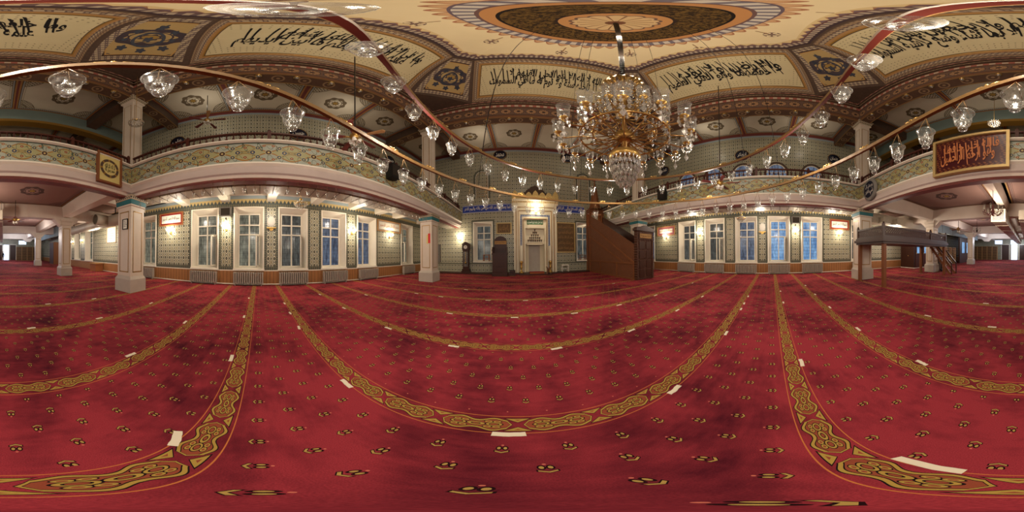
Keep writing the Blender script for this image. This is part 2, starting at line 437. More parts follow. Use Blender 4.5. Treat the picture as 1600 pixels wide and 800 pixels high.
# ------------------------------------------------------------------ mesh builder
class MB:
    def __init__(self, *mats):
        self.v, self.f, self.m, self.u, self.h, self.sm = [], [], [], [], [], []
        self.mats = list(mats) or ['plaster']; self.M = None
    def mi(self, m):
        if isinstance(m, int): return m
        if m not in self.mats: self.mats.append(m)
        return self.mats.index(m)
    def vert(self, p):
        p = Vector(p)
        if self.M is not None: p = self.M @ p
        self.v.append(p); return len(self.v) - 1
    def face(self, pts, m=0, uv=None, half=None, smooth=False):
        ids = [self.vert(p) for p in pts]; self.face_i(ids, m, uv, half, smooth)
    def face_i(self, ids, m=0, uv=None, half=None, smooth=False):
        self.f.append(ids); self.m.append(self.mi(m)); self.sm.append(smooth)
        self.u.append(uv or [(0, 0)]*len(ids)); self.h.append(half or (1, 1))
    def quad(self, a, b, c, d, m=0, centred=True):
        """a->b is the width, a->d the height; UVs in lengths, measured from the middle"""
        a, b, c, d = map(Vector, (a, b, c, d)); wd, ht = (b-a).length, (d-a).length; wt = (c-d).length
        if centred: uv = [(-wd/2, -ht/2), (wd/2, -ht/2), (wt/2, ht/2), (-wt/2, ht/2)]
        else: uv = [(0, 0), (wd, 0), (wt, ht), (0, ht)]
        self.face((a, b, c, d), m, uv, (max(wd, wt)/2, ht/2))
    def box(self, x0, x1, y0, y1, z0, z1, m=0):
        p = [(x, y, z) for z in (z0, z1) for y in (y0, y1) for x in (x0, x1)]
        for i in ((0, 2, 3, 1), (4, 5, 7, 6), (0, 1, 5, 4), (2, 6, 7, 3), (0, 4, 6, 2), (1, 3, 7, 5)):
            self.face([p[k] for k in i], m)
    def cbox(self, c, sx, sy, sz, m=0):
        self.box(c[0]-sx/2, c[0]+sx/2, c[1]-sy/2, c[1]+sy/2, c[2]-sz/2, c[2]+sz/2, m)
    def prism(self, poly, axis, a0, a1, m=0):
        """poly of (p, q) pushed along axis ('x': p=y,q=z; 'y': p=x,q=z; 'z': p=x,q=y)"""
        def P(p, q, t): return {'x': (t, p, q), 'y': (p, t, q), 'z': (p, q, t)}[axis]
        A = [self.vert(P(p, q, a0)) for p, q in poly]; B = [self.vert(P(p, q, a1)) for p, q in poly]; n = len(poly)
        self.face_i(A[::-1], m); self.face_i(B, m)
        for i in range(n): self.face_i([A[i], A[(i+1) % n], B[(i+1) % n], B[i]], m)
    def lathe(self, prof, c=(0, 0, 0), n=16, m=0, smooth=True, ax='z'):
        rings = []
        for r, z in prof:
            row = []
            for k in range(n):
                a = 2*pi*k/n; q = (r*cos(a), r*sin(a), z) if ax == 'z' else (r*cos(a), z, r*sin(a)) if ax == 'y' else (z, r*cos(a), r*sin(a))
                row.append(self.vert((c[0]+q[0], c[1]+q[1], c[2]+q[2])))
            rings.append(row)
        for A, B in zip(rings, rings[1:]):
            for k in range(n): self.face_i([A[k], A[(k+1) % n], B[(k+1) % n], B[k]], m, smooth=smooth)
    def tube(self, pts, r, n=6, m=0, closed=False):
        pts = [Vector(p) for p in pts]; rings = []; N = len(pts)
        for i, p in enumerate(pts):
            a = pts[(i-1) % N] if (i or closed) else p; b = pts[(i+1) % N] if (i < N-1 or closed) else p
            t = (b - a).normalized(); q = Vector((0, 0, 1)) if abs(t.z) < .9 else Vector((1, 0, 0))
            s = t.cross(q).normalized(); w_ = s.cross(t)
            rr = r[i] if isinstance(r, (list, tuple)) else r
            rings.append([self.vert(p + s*(rr*cos(2*pi*k/n)) + w_*(rr*sin(2*pi*k/n))) for k in range(n)])
        for i in range(N if closed else N-1):
            A, B = rings[i], rings[(i+1) % N]
            for k in range(n): self.face_i([A[k], A[(k+1) % n], B[(k+1) % n], B[k]], m, smooth=True)
        if not closed: self.face_i(rings[0][::-1], m); self.face_i(rings[-1], m)
    def ball(self, c, r, m=0, n=8, k=5, sz=1):
        self.lathe([(max(r*sin(pi*i/k), r*.02), -r*sz*cos(pi*i/k)) for i in range(k+1)], c, n, m)
    def disc(self, c, r, n=24, m=0, ax='y', ry=None, uv=False):
        pts = []
        for k in range(n):
            a = 2*pi*k/n; q, s = r*cos(a), (ry or r)*sin(a)
            pts.append({'y': (c[0]+q, c[1], c[2]+s), 'z': (c[0]+q, c[1]+s, c[2]), 'x': (c[0], c[1]+q, c[2]+s)}[ax])
        self.face(pts, m)
    def text(self, body, box, m, fn, bold=.012, squash=True):
        """Arabic lettering fitted in box (x0,x1,y0,y1); fn maps (x, y) to a point"""
        vs, fs = lettering(body, bold); x0, x1, y0, y1 = box
        ax, bx = min(v[0] for v in vs), max(v[0] for v in vs); ay, by = min(v[1] for v in vs), max(v[1] for v in vs)
        ids = [self.vert(fn(x0 + (p[0]-ax)/(bx-ax)*(x1-x0), y0 + (p[1]-ay)/(by-ay)*(y1-y0))) for p in vs]
        for f in fs: self.face_i([ids[i] for i in f], m)
    def build(self, name, parent=None, loc=(0, 0, -1), rz=0, floor_z=True):
        me = bpy.data.meshes.new(name)
        me.from_pydata([(p[0]*S, p[1]*S, p[2]*S) for p in self.v], [], self.f)
        for n in self.mats: me.materials.append(MAT[n])
        me.polygons.foreach_set('material_index', self.m); me.polygons.foreach_set('use_smooth', self.sm)
        l1 = me.uv_layers.new(name='UVMap'); flat = [c for u in self.u for p in u for c in p]; l1.data.foreach_set('uv', flat)
        l2 = me.uv_layers.new(name='Half'); flat = [c for u, h in zip(self.u, self.h) for _ in u for c in h]; l2.data.foreach_set('uv', flat)
        me.update()
        o = bpy.data.objects.new(name, me); C.objects.link(o)
        if parent is not None: o.parent = parent; o.location = (loc[0]*S, loc[1]*S, loc[2]*S) if loc != (0, 0, -1) else (0, 0, 0)
        else: o.location = (loc[0]*S, loc[1]*S, (loc[2]+1)*S)
        o.rotation_euler.z = rz
        return o
def W(mb, name, parent=None):
    """a mesh whose points are already in room coordinates"""
    if parent is None: return mb.build(name, None, (0, 0, 0))
    return mb.build(name, parent, (0, 0, 1e-9))
# Arabic letter joining, for the painted inscriptions
_F = {}
def _add(ch, base, n): _F[ch] = [base + i for i in range(n)]
for ch, b, n in (('ء', 0xFE80, 1), ('آ', 0xFE81, 2), ('أ', 0xFE83, 2), ('ؤ', 0xFE85, 2), ('إ', 0xFE87, 2), ('ئ', 0xFE89, 4), ('ا', 0xFE8D, 2), ('ب', 0xFE8F, 4), ('ة', 0xFE93, 2),
                 ('ت', 0xFE95, 4), ('ث', 0xFE99, 4), ('ج', 0xFE9D, 4), ('ح', 0xFEA1, 4), ('خ', 0xFEA5, 4), ('د', 0xFEA9, 2), ('ذ', 0xFEAB, 2), ('ر', 0xFEAD, 2), ('ز', 0xFEAF, 2), ('س', 0xFEB1, 4),
                 ('ش', 0xFEB5, 4), ('ص', 0xFEB9, 4), ('ض', 0xFEBD, 4), ('ط', 0xFEC1, 4), ('ظ', 0xFEC5, 4), ('ع', 0xFEC9, 4), ('غ', 0xFECD, 4), ('ف', 0xFED1, 4), ('ق', 0xFED5, 4), ('ك', 0xFED9, 4),
                 ('ل', 0xFEDD, 4), ('م', 0xFEE1, 4), ('ن', 0xFEE5, 4), ('ه', 0xFEE9, 4), ('و', 0xFEED, 2), ('ى', 0xFEEF, 2), ('ي', 0xFEF1, 4)): _add(ch, b, n)
def joined(s):
    out = []; i = 0
    def dual(c): return c in _F and len(_F[c]) == 4
    prev = False
    while i < len(s):
        c = s[i]
        if c == 'ل' and i+1 < len(s) and s[i+1] == 'ا':
            out.append(chr(0xFEFC if prev else 0xFEFB)); prev = False; i += 2; continue
        if c not in _F: out.append(c); prev = False; i += 1; continue
        f = _F[c]; nxt = i+1 < len(s) and s[i+1] in _F and len(_F[s[i+1]]) > 1 and len(f) == 4
        if len(f) == 4: g = f[3] if prev and nxt else f[2] if nxt else f[1] if prev else f[0]
        elif len(f) == 2: g = f[1] if prev else f[0]
        else: g = f[0]
        out.append(chr(g)); prev = nxt; i += 1
    return ''.join(reversed(out))
_LC = {}
def lettering(body, bold=.012):
    key = (body, bold)
    if key in _LC: return _LC[key]
    c = bpy.data.curves.new('lettering', 'FONT'); c.body = joined(body); c.offset = bold; c.resolution_u = 2
    o = bpy.data.objects.new('lettering', c); C.objects.link(o)
    me = bpy.data.meshes.new_from_object(o.evaluated_get(bpy.context.evaluated_depsgraph_get()))
    vs = [(v.co.x, v.co.y) for v in me.vertices]; fs = [tuple(p.vertices) for p in me.polygons]
    bpy.data.objects.remove(o); bpy.data.curves.remove(c); bpy.data.meshes.remove(me)
    _LC[key] = (vs, fs); return vs, fs
def struct(o, label=None):
    o['kind'] = 'structure'
    if label: o['label'] = label
    return o
def tag(o, label, cat, group=None):
    o['label'] = label; o['category'] = cat
    if group: o['group'] = group
    return o
def thing(name, label, cat, loc, rz=0, group=None):
    o = bpy.data.objects.new(name, None); C.objects.link(o); o.empty_display_size = .05
    o.location = (loc[0]*S, loc[1]*S, (loc[2]+1)*S); o.rotation_euler.z = rz
    return tag(o, label, cat, group)
def dup(src, loc, rz=0, label=None, group=None):
    r = src.copy(); C.objects.link(r); r.location = (loc[0]*S, loc[1]*S, (loc[2]+1)*S); r.rotation_euler.z = rz
    if label: r['label'] = label
    if group: r['group'] = group
    for ch in KIDS.get(src.name, ()):
        c = ch.copy(); C.objects.link(c); c.parent = r
        for g in KIDS.get(ch.name, ()):
            d = g.copy(); C.objects.link(d); d.parent = c
    return r
KIDS = {}
def part(mb, name, parent, label=None, loc=None):
    o = mb.build(name, parent) if loc is None else mb.build(name, parent, loc)
    if label: o['label'] = label
    KIDS.setdefault(parent.name, []).append(o); return o

# ------------------------------------------------------------------ room sizes (eye heights)
XL, XR, YQ = -5.4, 7.4, 8.6          # outer walls and the niche wall
GL, GR, GB = -2.95, 4.97, -2.98      # gallery fronts
YF, YB = 5.5, -22.0
ZG = 2.05                            # underside of the gallery
Z_LEDGE, Z_TILE0, Z_TILE1, Z_FAS = 2.45, 1.85, 2.40, 1.53
ZC = 6.5                             # ceilings over the galleries
PIL = {'lb': (-3.18, -3.2), 'lf': (-3.2, 5.5), 'rb': (5.2, -3.25), 'rf': (5.2, 5.5)}
# floor
mb = MB('carpet'); mb.box(-9, 9.4, YB, YQ, -1.1, -1.0, 'carpet'); struct(W(mb, 'floor'))
WIN = [6.9, 4.2, 2.67, 1.14, -.35, -1.88]      # window middles along both long walls
WW, WZ0, WZ1 = .49, -.47, 1.6
def wall(name, side, us, holes, matfn, zs, depth=.5):
    """grid of wall faces between breakpoints, holes left open, with a solid back"""
    def P(u, z, o=0):
        return {'l': (XL - o, u, z), 'r': (XR + o, u, z), 'q': (u, YQ + o, z), 'b': (u, YB - o, z)}[side]
    mb = MB(); us = sorted(set(round(u, 4) for u in us)); zs = sorted(set(round(z, 4) for z in zs))
    for u0, u1 in zip(us, us[1:]):
        for z0, z1 in zip(zs, zs[1:]):
            uc, zc = (u0+u1)/2, (z0+z1)/2
            if any(a < uc < b and c < zc < d for a, b, c, d in holes): continue
            q = (P(u0, z0), P(u1, z0), P(u1, z1), P(u0, z1))
            if side in 'rb': q = (q[1], q[0], q[3], q[2])
            mb.quad(*q, matfn(uc, zc))
    if side == 'q':
        mb.text('انما يعمر مساجد الله من امن بالله واليوم الاخر', (-2.75, -.22, 2.39, 2.66), 'white_ink', lambda x, y: (x, YQ-.006, y), .016)
        mb.text('واقام الصلاة واتى الزكاة', (2.34, 3.86, 2.39, 2.66), 'white_ink', lambda x, y: (x, YQ-.006, y), .016)
    u0, u1, z0, z1 = us[0], us[-1], zs[0], zs[-1]
    a, b = P(u0, z0, depth), P(u1, z1, depth + .1)
    mb.box(min(a[0], b[0]), max(a[0], b[0]), min(a[1], b[1]), max(a[1], b[1]), z0, z1, 'plaster')
    return struct(W(mb, name))
def side_wall(name, side, upper_windows):
    wins = [(c-WW, c+WW) for c in WIN] + [(-4.95, -3.97)]
    us = [YB, -8.2, YQ]; zs = [-1, -.53, -.5, -.38, WZ0, WZ1, 1.72, 1.92, ZG, 6.2, 6.32, ZC + .1]
    holes = [(a, b, WZ0, WZ1) for a, b in wins]; bd = []
    for a, b in wins: us += [a, b, a-.11, b+.11]; bd.append((a-.11, b+.11))
    for c in (-9.3, -11, -12.6):
        if side == 'l': holes.append((c-.5, c+.5, WZ0, WZ1)); us += [c-.5, c+.5, c-.61, c+.61]; bd.append((c-.61, c+.61))
    for c in upper_windows: us += [c-.42, c+.42, c-.3, c+.3]
    def mf(u, z):
        if z < -.53: return 'wainscot_y'
        if z < -.5: return 'white_paint'
        if z > 6.32: return 'oxblood'
        if z > 6.2: return 'blue_plaster'
        if z > ZG: return 'tile_y'
        if z > 1.92: return 'blue_plaster'
        if z > 1.72: return 'crest_y'
        if z < -.38: return 'border_y'
        if any(a < u < b for a, b in bd): return 'border_y'
        if z > WZ1: return 'border_y'
        return 'tile_y'
    return wall(name, side, us, holes, mf, zs)
side_wall('wall_left', 'l', [])
side_wall('wall_right', 'r', [])
# niche wall
QW = [(-2.24, -1.20), (3.42, 4.42)]; QZ0, QZ1 = -.38, 1.75
us = [XL, XR, -.2, 2.2]; 
for a, b in QW: us += [a, b, a-.11, b+.11]
qh = [(a, b, QZ0, QZ1) for a, b in QW] + [(.55, 1.55, -.93, 1.37)]
us += [.55, 1.55, -2.85, 3.9]
def mq(u, z):
    if z < -.93: return 'dark_wood'
    if z < -.45: return 'border_x' if z > -.52 else 'tile_x'
    if z > 6.32: return 'oxblood'
    if z > 6.2: return 'blue_plaster'
    if 2.3 < z < 2.75: return 'blue_script' if -2.85 < u < 3.9 else 'tile_x'
    if any(a-.11 < u < b+.11 for a, b in QW) and QZ0 - .1 < z < QZ1 + .13: return 'border_x'
    return 'tile_x'
wall('wall_qibla', 'q', us, qh, mq, [-1, -.93, -.52, -.45, QZ0-.1, QZ0, QZ1, QZ1+.13, 1.37, 2.3, 2.75, 6.2, 6.32, ZC+.1])
def mbk(u, z): return 'green_plaster' if z > ZG else 'tile_x'
wall('wall_back', 'b', [-9, 9.4], [], mbk, [-1, ZG, ZC+.1])
# back room sides beyond the long walls' line are closed by the long walls themselves
# upper back wall, well behind the rear gallery front
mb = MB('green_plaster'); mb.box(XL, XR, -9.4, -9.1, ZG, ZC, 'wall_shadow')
mb.box(XL, XR, -5.75, -5.45, 5.75, ZC, 'green_plaster'); mb.box(XL, XR, -5.77, -5.43, 5.6, 5.75, 'gold_line'); struct(W(mb, 'wall_rear_gallery'))
# raised step along the niche wall
mb = MB('dark_wood'); mb.box(XL, 3.95, 8.05, YQ, -1, -.93, 'dark_wood'); mb.box(.2, 1.75, 7.75, 8.05, -1, -.95, 'dark_wood'); struct(W(mb, 'trim_1'))
# ------------------------------------------------------------------ galleries
def slab(name, x0, x1, y0, y1):
    mb = MB('lilac_plaster'); mb.box(x0, x1, y0, y1, ZG, 2.3, 'plaster'); return struct(W(mb, name))
slab('gallery_slab', XL, GL-.15, GB, YQ); slab('gallery_slab', GR+.15, XR, GB, YQ); slab('gallery_slab', XL, XR, -9.1, GB-.15)
def parapet_run(p0, p1, nrm):
    """fascia, tiled parapet and ledge between two points; nrm points into the nave"""
    p0, p1, n = Vector((*p0, 0)), Vector((*p1, 0)), Vector((*nrm, 0))
    def pt(p, o, z): q = p + n*o; return (q.x, q.y, z)
    mb = MB('lilac_plaster')
    prof = [(-.32, ZG), (-.32, Z_FAS-.03), (-.14, Z_FAS-.03, 'oxblood'), (-.14, Z_FAS, 'oxblood'), (-.06, Z_FAS, 'plaster'), (-.04, Z_FAS + .06, 'plaster'), (0, Z_FAS + .09, 'lilac_plaster'), (0, Z_TILE0-.07, 'lilac_plaster'), (.05, Z_TILE0-.03, 'white_paint'),
            (.05, Z_TILE0, 'white_paint'), (0, Z_TILE0, 'white_paint'), (0, Z_TILE1, 'parapet_tile'), (.03, Z_TILE1, 'white_paint'), (.08, Z_TILE1+.02, 'white_paint'), (.08, Z_LEDGE, 'white_paint'), (-.28, Z_LEDGE, 'white_paint'), (-.28, Z_TILE0, 'plaster')]
    for a, b in zip(prof, prof[1:]):
        mb.quad(pt(p0, a[0], a[1]), pt(p1, a[0], a[1]), pt(p1, b[0], b[1]), pt(p0, b[0], b[1]), b[2] if len(b) > 2 else 'plaster', centred=False)
    return struct(W(mb, 'trim_2'))
parapet_run((GL, GB-.3), (GL, YQ), (1, 0)); parapet_run((GR, YQ), (GR, GB-.3), (-1, 0)); parapet_run((GR+.3, GB), (GL-.3, GB), (0, 1))
def railing(name, p0, p1, n, label):
    p0, p1 = Vector((*p0, Z_LEDGE)), Vector((*p1, Z_LEDGE)); L = (p1-p0).length; ang = atan2(p1.y-p0.y, p1.x-p0.x)
    t = thing(name, label, 'railing', p0, ang)
    mb = MB('rail_wood'); mb.box(0, L, -.03, .03, .30, .345); part(mb, 'top_rail', t)
    mb = MB('rail_wood'); mb.box(0, L, -.02, .02, .02, .05); part(mb, 'bottom_rail', t)
    bal = None; post = None
    for i in range(n+1):
        x = L*i/n
        if i % 12 == 0:
            if post is None:
                mb = MB('rail_wood'); mb.box(-.035, .035, -.035, .035, 0, .39); mb.ball((0, 0, .41), .035); post = part(mb, 'newel_post', t, loc=(x, 0, 0))
            else: o = post.copy(); C.objects.link(o); o.location.x = x*S
        else:
            if bal is None:
                mb = MB('rail_wood'); mb.lathe([(.016, .05), (.028, .09), (.017, .12), (.03, .17), (.012, .21), (.016, .30)], n=6); bal = part(mb, 'baluster', t, loc=(x, 0, 0))
            else: o = bal.copy(); C.objects.link(o); o.location.x = x*S
railing('gallery_railing', (GL-.1, GB-.1), (GL-.1, YQ-.02), 86, 'dark wooden baluster railing on the left gallery, opposite the five arched upper windows')
railing('gallery_railing', (GR+.1, YQ-.02), (GR+.1, GB-.1), 86, 'dark wooden baluster railing on the right gallery, in front of the arched upper windows')
railing('gallery_railing', (GR, GB-.12), (GL, GB-.12), 60, 'dark wooden baluster railing above the red calligraphy board on the rear gallery')
# ------------------------------------------------------------------ pillars
def pillar(key, x, y, upper=True, small=False):
    mb = MB('marble'); s, b = (.25, .30) if not small else (.22, .27)
    top = 1.55 if not small else 1.52
    mb.box(x-b, x+b, y-b, y+b, -1, -.66, 'plinth_stone')
    mb.prism([(-b, 0), (b, 0), (s+.01, .07), (-s-.01, .07)], 'y', 0, 0) if False else None
    zz = [-.66, -.58]
    for (dx, dy) in ((1, 0), (-1, 0), (0, 1), (0, -1)):
        tx, ty = -dy, dx
        def P(t, o, z): return (x + dx*o + tx*t, y + dy*o + ty*t, z)
        mb.quad(P(-b, b, -.66), P(b, b, -.66), P(s, s, -.58), P(-s, s, -.58), 'plinth_stone')
        mb.quad(P(-s, s, -.58), P(s, s, -.58), P(s, s, top-.3), P(-s, s, top-.3), 'marble')
        e = s + .006
        for i0, i1, z0, z1 in ((-s*.7, s*.7, -.48, -.455), (-s*.7, s*.7, top-.45, top-.425), (-s*.7, -s*.7+.022, -.48, top-.425), (s*.7-.022, s*.7, -.48, top-.425)):
            mb.quad(P(i0, e, z0), P(i1, e, z0), P(i1, e, z1), P(i0, e, z1), 'gold_line')
        prof = [(s, top-.3), (s+.03, top-.28), (s+.03, top-.245)] + ([(s+.04, top-.24, 'teal'), (s+.05, top-.12, 'teal'), (s+.05, top-.11, 'tan'), (s+.07, top, 'crown_cap')] if not small else [(s+.03, top-.15), (s+.07, top-.1), (s+.07, top)])
        for p, q in zip(prof, prof[1:]):
            mb.quad(P(-p[0], p[0], p[1]), P(p[0], p[0], p[1]), P(q[0], q[0], q[1]), P(-q[0], q[0], q[1]), q[2] if len(q) > 2 else 'marble')
        if upper:
            t = .19
            mb.quad(P(-t, t, top), P(t, t, top), P(t, t, 5.65), P(-t, t, 5.65), 'marble'); e = t + .005
            for i0, i1 in ((-t*.72, -t*.72+.02), (t*.72-.02, t*.72)):
                mb.quad(P(i0, e, 2.5), P(i1, e, 2.5), P(i1, e, 5.45), P(i0, e, 5.45), 'gold_line')
            mb.quad(P(-t*.72, e, 5.43), P(t*.72, e, 5.43), P(t*.72, e, 5.45), P(-t*.72, e, 5.45), 'gold_line')
            for p, q in (((t, 5.65), (t+.05, 5.68)), ((t+.05, 5.68), (t+.05, 5.72)), ((t+.03, 5.72), (t+.12, 5.95))):
                mb.quad(P(-p[0], p[0], p[1]), P(p[0], p[0], p[1]), P(q[0], q[0], q[1]), P(-q[0], q[0], q[1]), 'crown_cap' if q[1] > 5.9 else 'marble')
    zt = 5.95 if upper else top
    h = s*1.2; mb.quad((x-h, y-h, zt), (x+h, y-h, zt), (x+h, y+h, zt), (x-h, y+h, zt), 'marble')
    return struct(W(mb, 'pillar'))
def cap_mat():
    m = Mt('crown_cap', .7); x, y, z = m.pos(); a, b = cell(x + y, .07), cell(z, .09)
    m.col(m.mix(hyp(a, b) < .3, srgb(168, 152, 128), srgb(74, 64, 54))); MAT['crown_cap'] = m.m
cap_mat()
for k, (x, y) in PIL.items(): pillar(k, x, y)
for x in (-2.75, 4.6):
    for y in (-6.95, -12.8): pillar('', x, y, False, True)
# ------------------------------------------------------------------ under-gallery ceilings
mb = MB('plaster')
def ceil_quad(mb, x0, x1, y0, y1, z, m): mb.quad((x0, y1, z), (x1, y1, z), (x1, y0, z), (x0, y0, z), m)
for xa, xb in ((XL, -3.3), (5.3, XR)):
    for k in range(8):
        y0 = GB + k*1.448; ceil_quad(mb, xa+.15, xb-.1, y0+.17, y0+1.28, ZG-.012, 'cream_panel')
    ceil_quad(mb, xa, xb, GB-.5, YQ, ZG-.008, 'plaster')
struct(W(mb, 'ceiling_gallery_aisles'))
for side, xa, xb in (('l', XL, -3.35), ('r', 5.35, XR)):
    for c in (7.95, 5.9, 4.97-.2, 3.43, 1.9, .39, -1.12, -2.6, -4.7):
        mb = MB('white_paint'); mb.box(xa, xb, c-.14, c+.14, 1.82, ZG, 'white_paint'); struct(W(mb, 'beam'))
    x = -3.62 if side == 'l' else 5.62
    mb = MB('duct'); mb.box(x-.24, x+.24, -3.4, YQ, 1.5, ZG, 'duct')
    for k in range(40): yy = -3.3 + k*.3; mb.box(x-.25, x+.25, yy, yy+.012, 1.495, 1.53, 'umber')
    struct(W(mb, 'beam'))
# rear room: coffers and beams
mb = MB('lilac_plaster'); mb.box(-9, 9.4, YB, GB-.14, ZG, ZG+.12, 'lilac_plaster')
ys = [GB-.32, -6.95, -12.8, -18.2, YB]; xs = [-9, -2.75, .95, 4.6, 9.4]
for y1, y0 in zip(ys, ys[1:]):
    for x0, x1 in zip(xs, xs[1:]):
        xa = max(x0, XL); xb = min(x1, XR)
        ceil_quad(mb, xa+.3, xb-.3, y0+.32, y1-.3, ZG-.01, 'pink_panel')
struct(W(mb, 'ceiling_rear'))
for y in ys[1:4]:
    mb = MB('plaster'); mb.prism([(y-.2, 1.5), (y+.2, 1.5), (y+.26, ZG), (y-.26, ZG)], 'x', XL, XR, 'plaster')
    for x in (-2.75, 4.6):
        mb.prism([(x-1.1, ZG-.1), (x-.25, 1.2), (x+.25, 1.2), (x+1.1, ZG-.1)], 'y', y-.19, y+.19, 'plaster')
    struct(W(mb, 'beam'))
for x in (-2.75, .95, 4.6):
    d = .17 if x != .95 else .12
    mb = MB('plaster'); mb.prism([(x-d, 1.58 if x != .95 else 1.72), (x+d, 1.58 if x != .95 else 1.72), (x+d+.08, ZG), (x-d-.08, ZG)], 'y', YB, GB-.1, 'plaster'); struct(W(mb, 'beam'))
# ------------------------------------------------------------------ nave beams and painted cove
ZB0, ZB1 = 5.9, 7.0
def beam_run(p0, p1, nrm, flip=1):
    p0, p1, n = Vector((*p0, 0)), Vector((*p1, 0)), Vector((*nrm, 0)); L = (p1-p0).length
    def pt(p, o, z): q = p + n*o; return (q.x, q.y, z)
    mb = MB('umber')
    a, b, c, d = pt(p0, 0, ZB0), pt(p1, 0, ZB0), pt(p1, 0, ZB1-.1), pt(p0, 0, ZB1-.1)
    mb.face((a, b, c, d), 'rosette_band', [(0, 0), (L, 0), (L, 1), (0, 1)])
    mb.quad(pt(p0, -.42, ZB0), pt(p1, -.42, ZB0), pt(p1, 0, ZB0), pt(p0, 0, ZB0), 'beam_paint')
    mb.quad(pt(p0, -.42, ZC+.1), pt(p1, -.42, ZC+.1), pt(p1, -.42, ZB0), pt(p0, -.42, ZB0), 'beam_paint')
    for o0, z0, o1, z1, m in ((0, ZB1-.1, .07, ZB1-.1, 'umber'), (.07, ZB1-.1, .07, ZB1-.03, 'dash_brown'), (.07, ZB1-.03, .14, ZB1-.03, 'umber'), (.14, ZB1-.03, .14, ZB1+.04, 'chain_red')):
        mb.quad(pt(p0, o0, z0), pt(p1, o0, z0), pt(p1, o1, z1), pt(p0, o1, z1), m, centred=False)
    return struct(W(mb, 'beam'))
NX0, NX1, NY0, NY1 = -2.98, 5.0, -3.0, 5.34
beam_run((NX0, NY0), (NX0, NY1), (1, 0)); beam_run((NX1, NY1), (NX1, NY0), (-1, 0)); beam_run((NX0, NY1), (NX1, NY1), (0, -1)); beam_run((NX1, NY0), (NX0, NY0), (0, 1))
ZT = 8.55
BX0, BX1, BY0, BY1 = NX0+.14, NX1-.14, NY0+.14, NY1-.14
TX0, TX1, TY0, TY1 = -1.14, 2.97, -.67, 3.4
ch, tc = 1.45, .32
bot = [(BX0, BY0+ch), (BX0, BY1-ch), (BX0+ch, BY1), (BX1-ch, BY1), (BX1, BY1-ch), (BX1, BY0+ch), (BX1-ch, BY0), (BX0+ch, BY0)]
top = [(TX0, TY0+tc), (TX0, TY1-tc), (TX0+tc, TY1), (TX1-tc, TY1), (TX1, TY1-tc), (TX1, TY0+tc), (TX1-tc, TY0), (TX0+tc, TY0)]
mb = MB('umber')     # corner soffits
for cx, cy, a, b in ((BX0, BY1, bot[1], bot[2]), (BX1, BY1, bot[3], bot[4]), (BX1, BY0, bot[5], bot[6]), (BX0, BY0, bot[7], bot[0])):
    mb.face([(cx, cy, ZB1+.04), (a[0], a[1], ZB1+.04), (b[0], b[1], ZB1+.04)], 'umber')
struct(W(mb, 'trim_3'))
VERSES = {0: 'وما في الارض من ذا الذي يشفع عنده الا باذنه يعلم ما بين ايديهم', 2: 'الله لا اله الا هو الحي القيوم لا تاخذه سنة ولا نوم له ما في السموات',
          4: 'والارض ولا يؤده حفظهما وهو العلي العظيم', 6: 'وما خلفهم ولا يحيطون بشيء من علمه الا بما شاء وسع كرسيه السموات'}
def bil(q, s, t):
    a, b, c, d = q; lo = a.lerp(b, s); hi = d.lerp(c, s); return lo.lerp(hi, t)
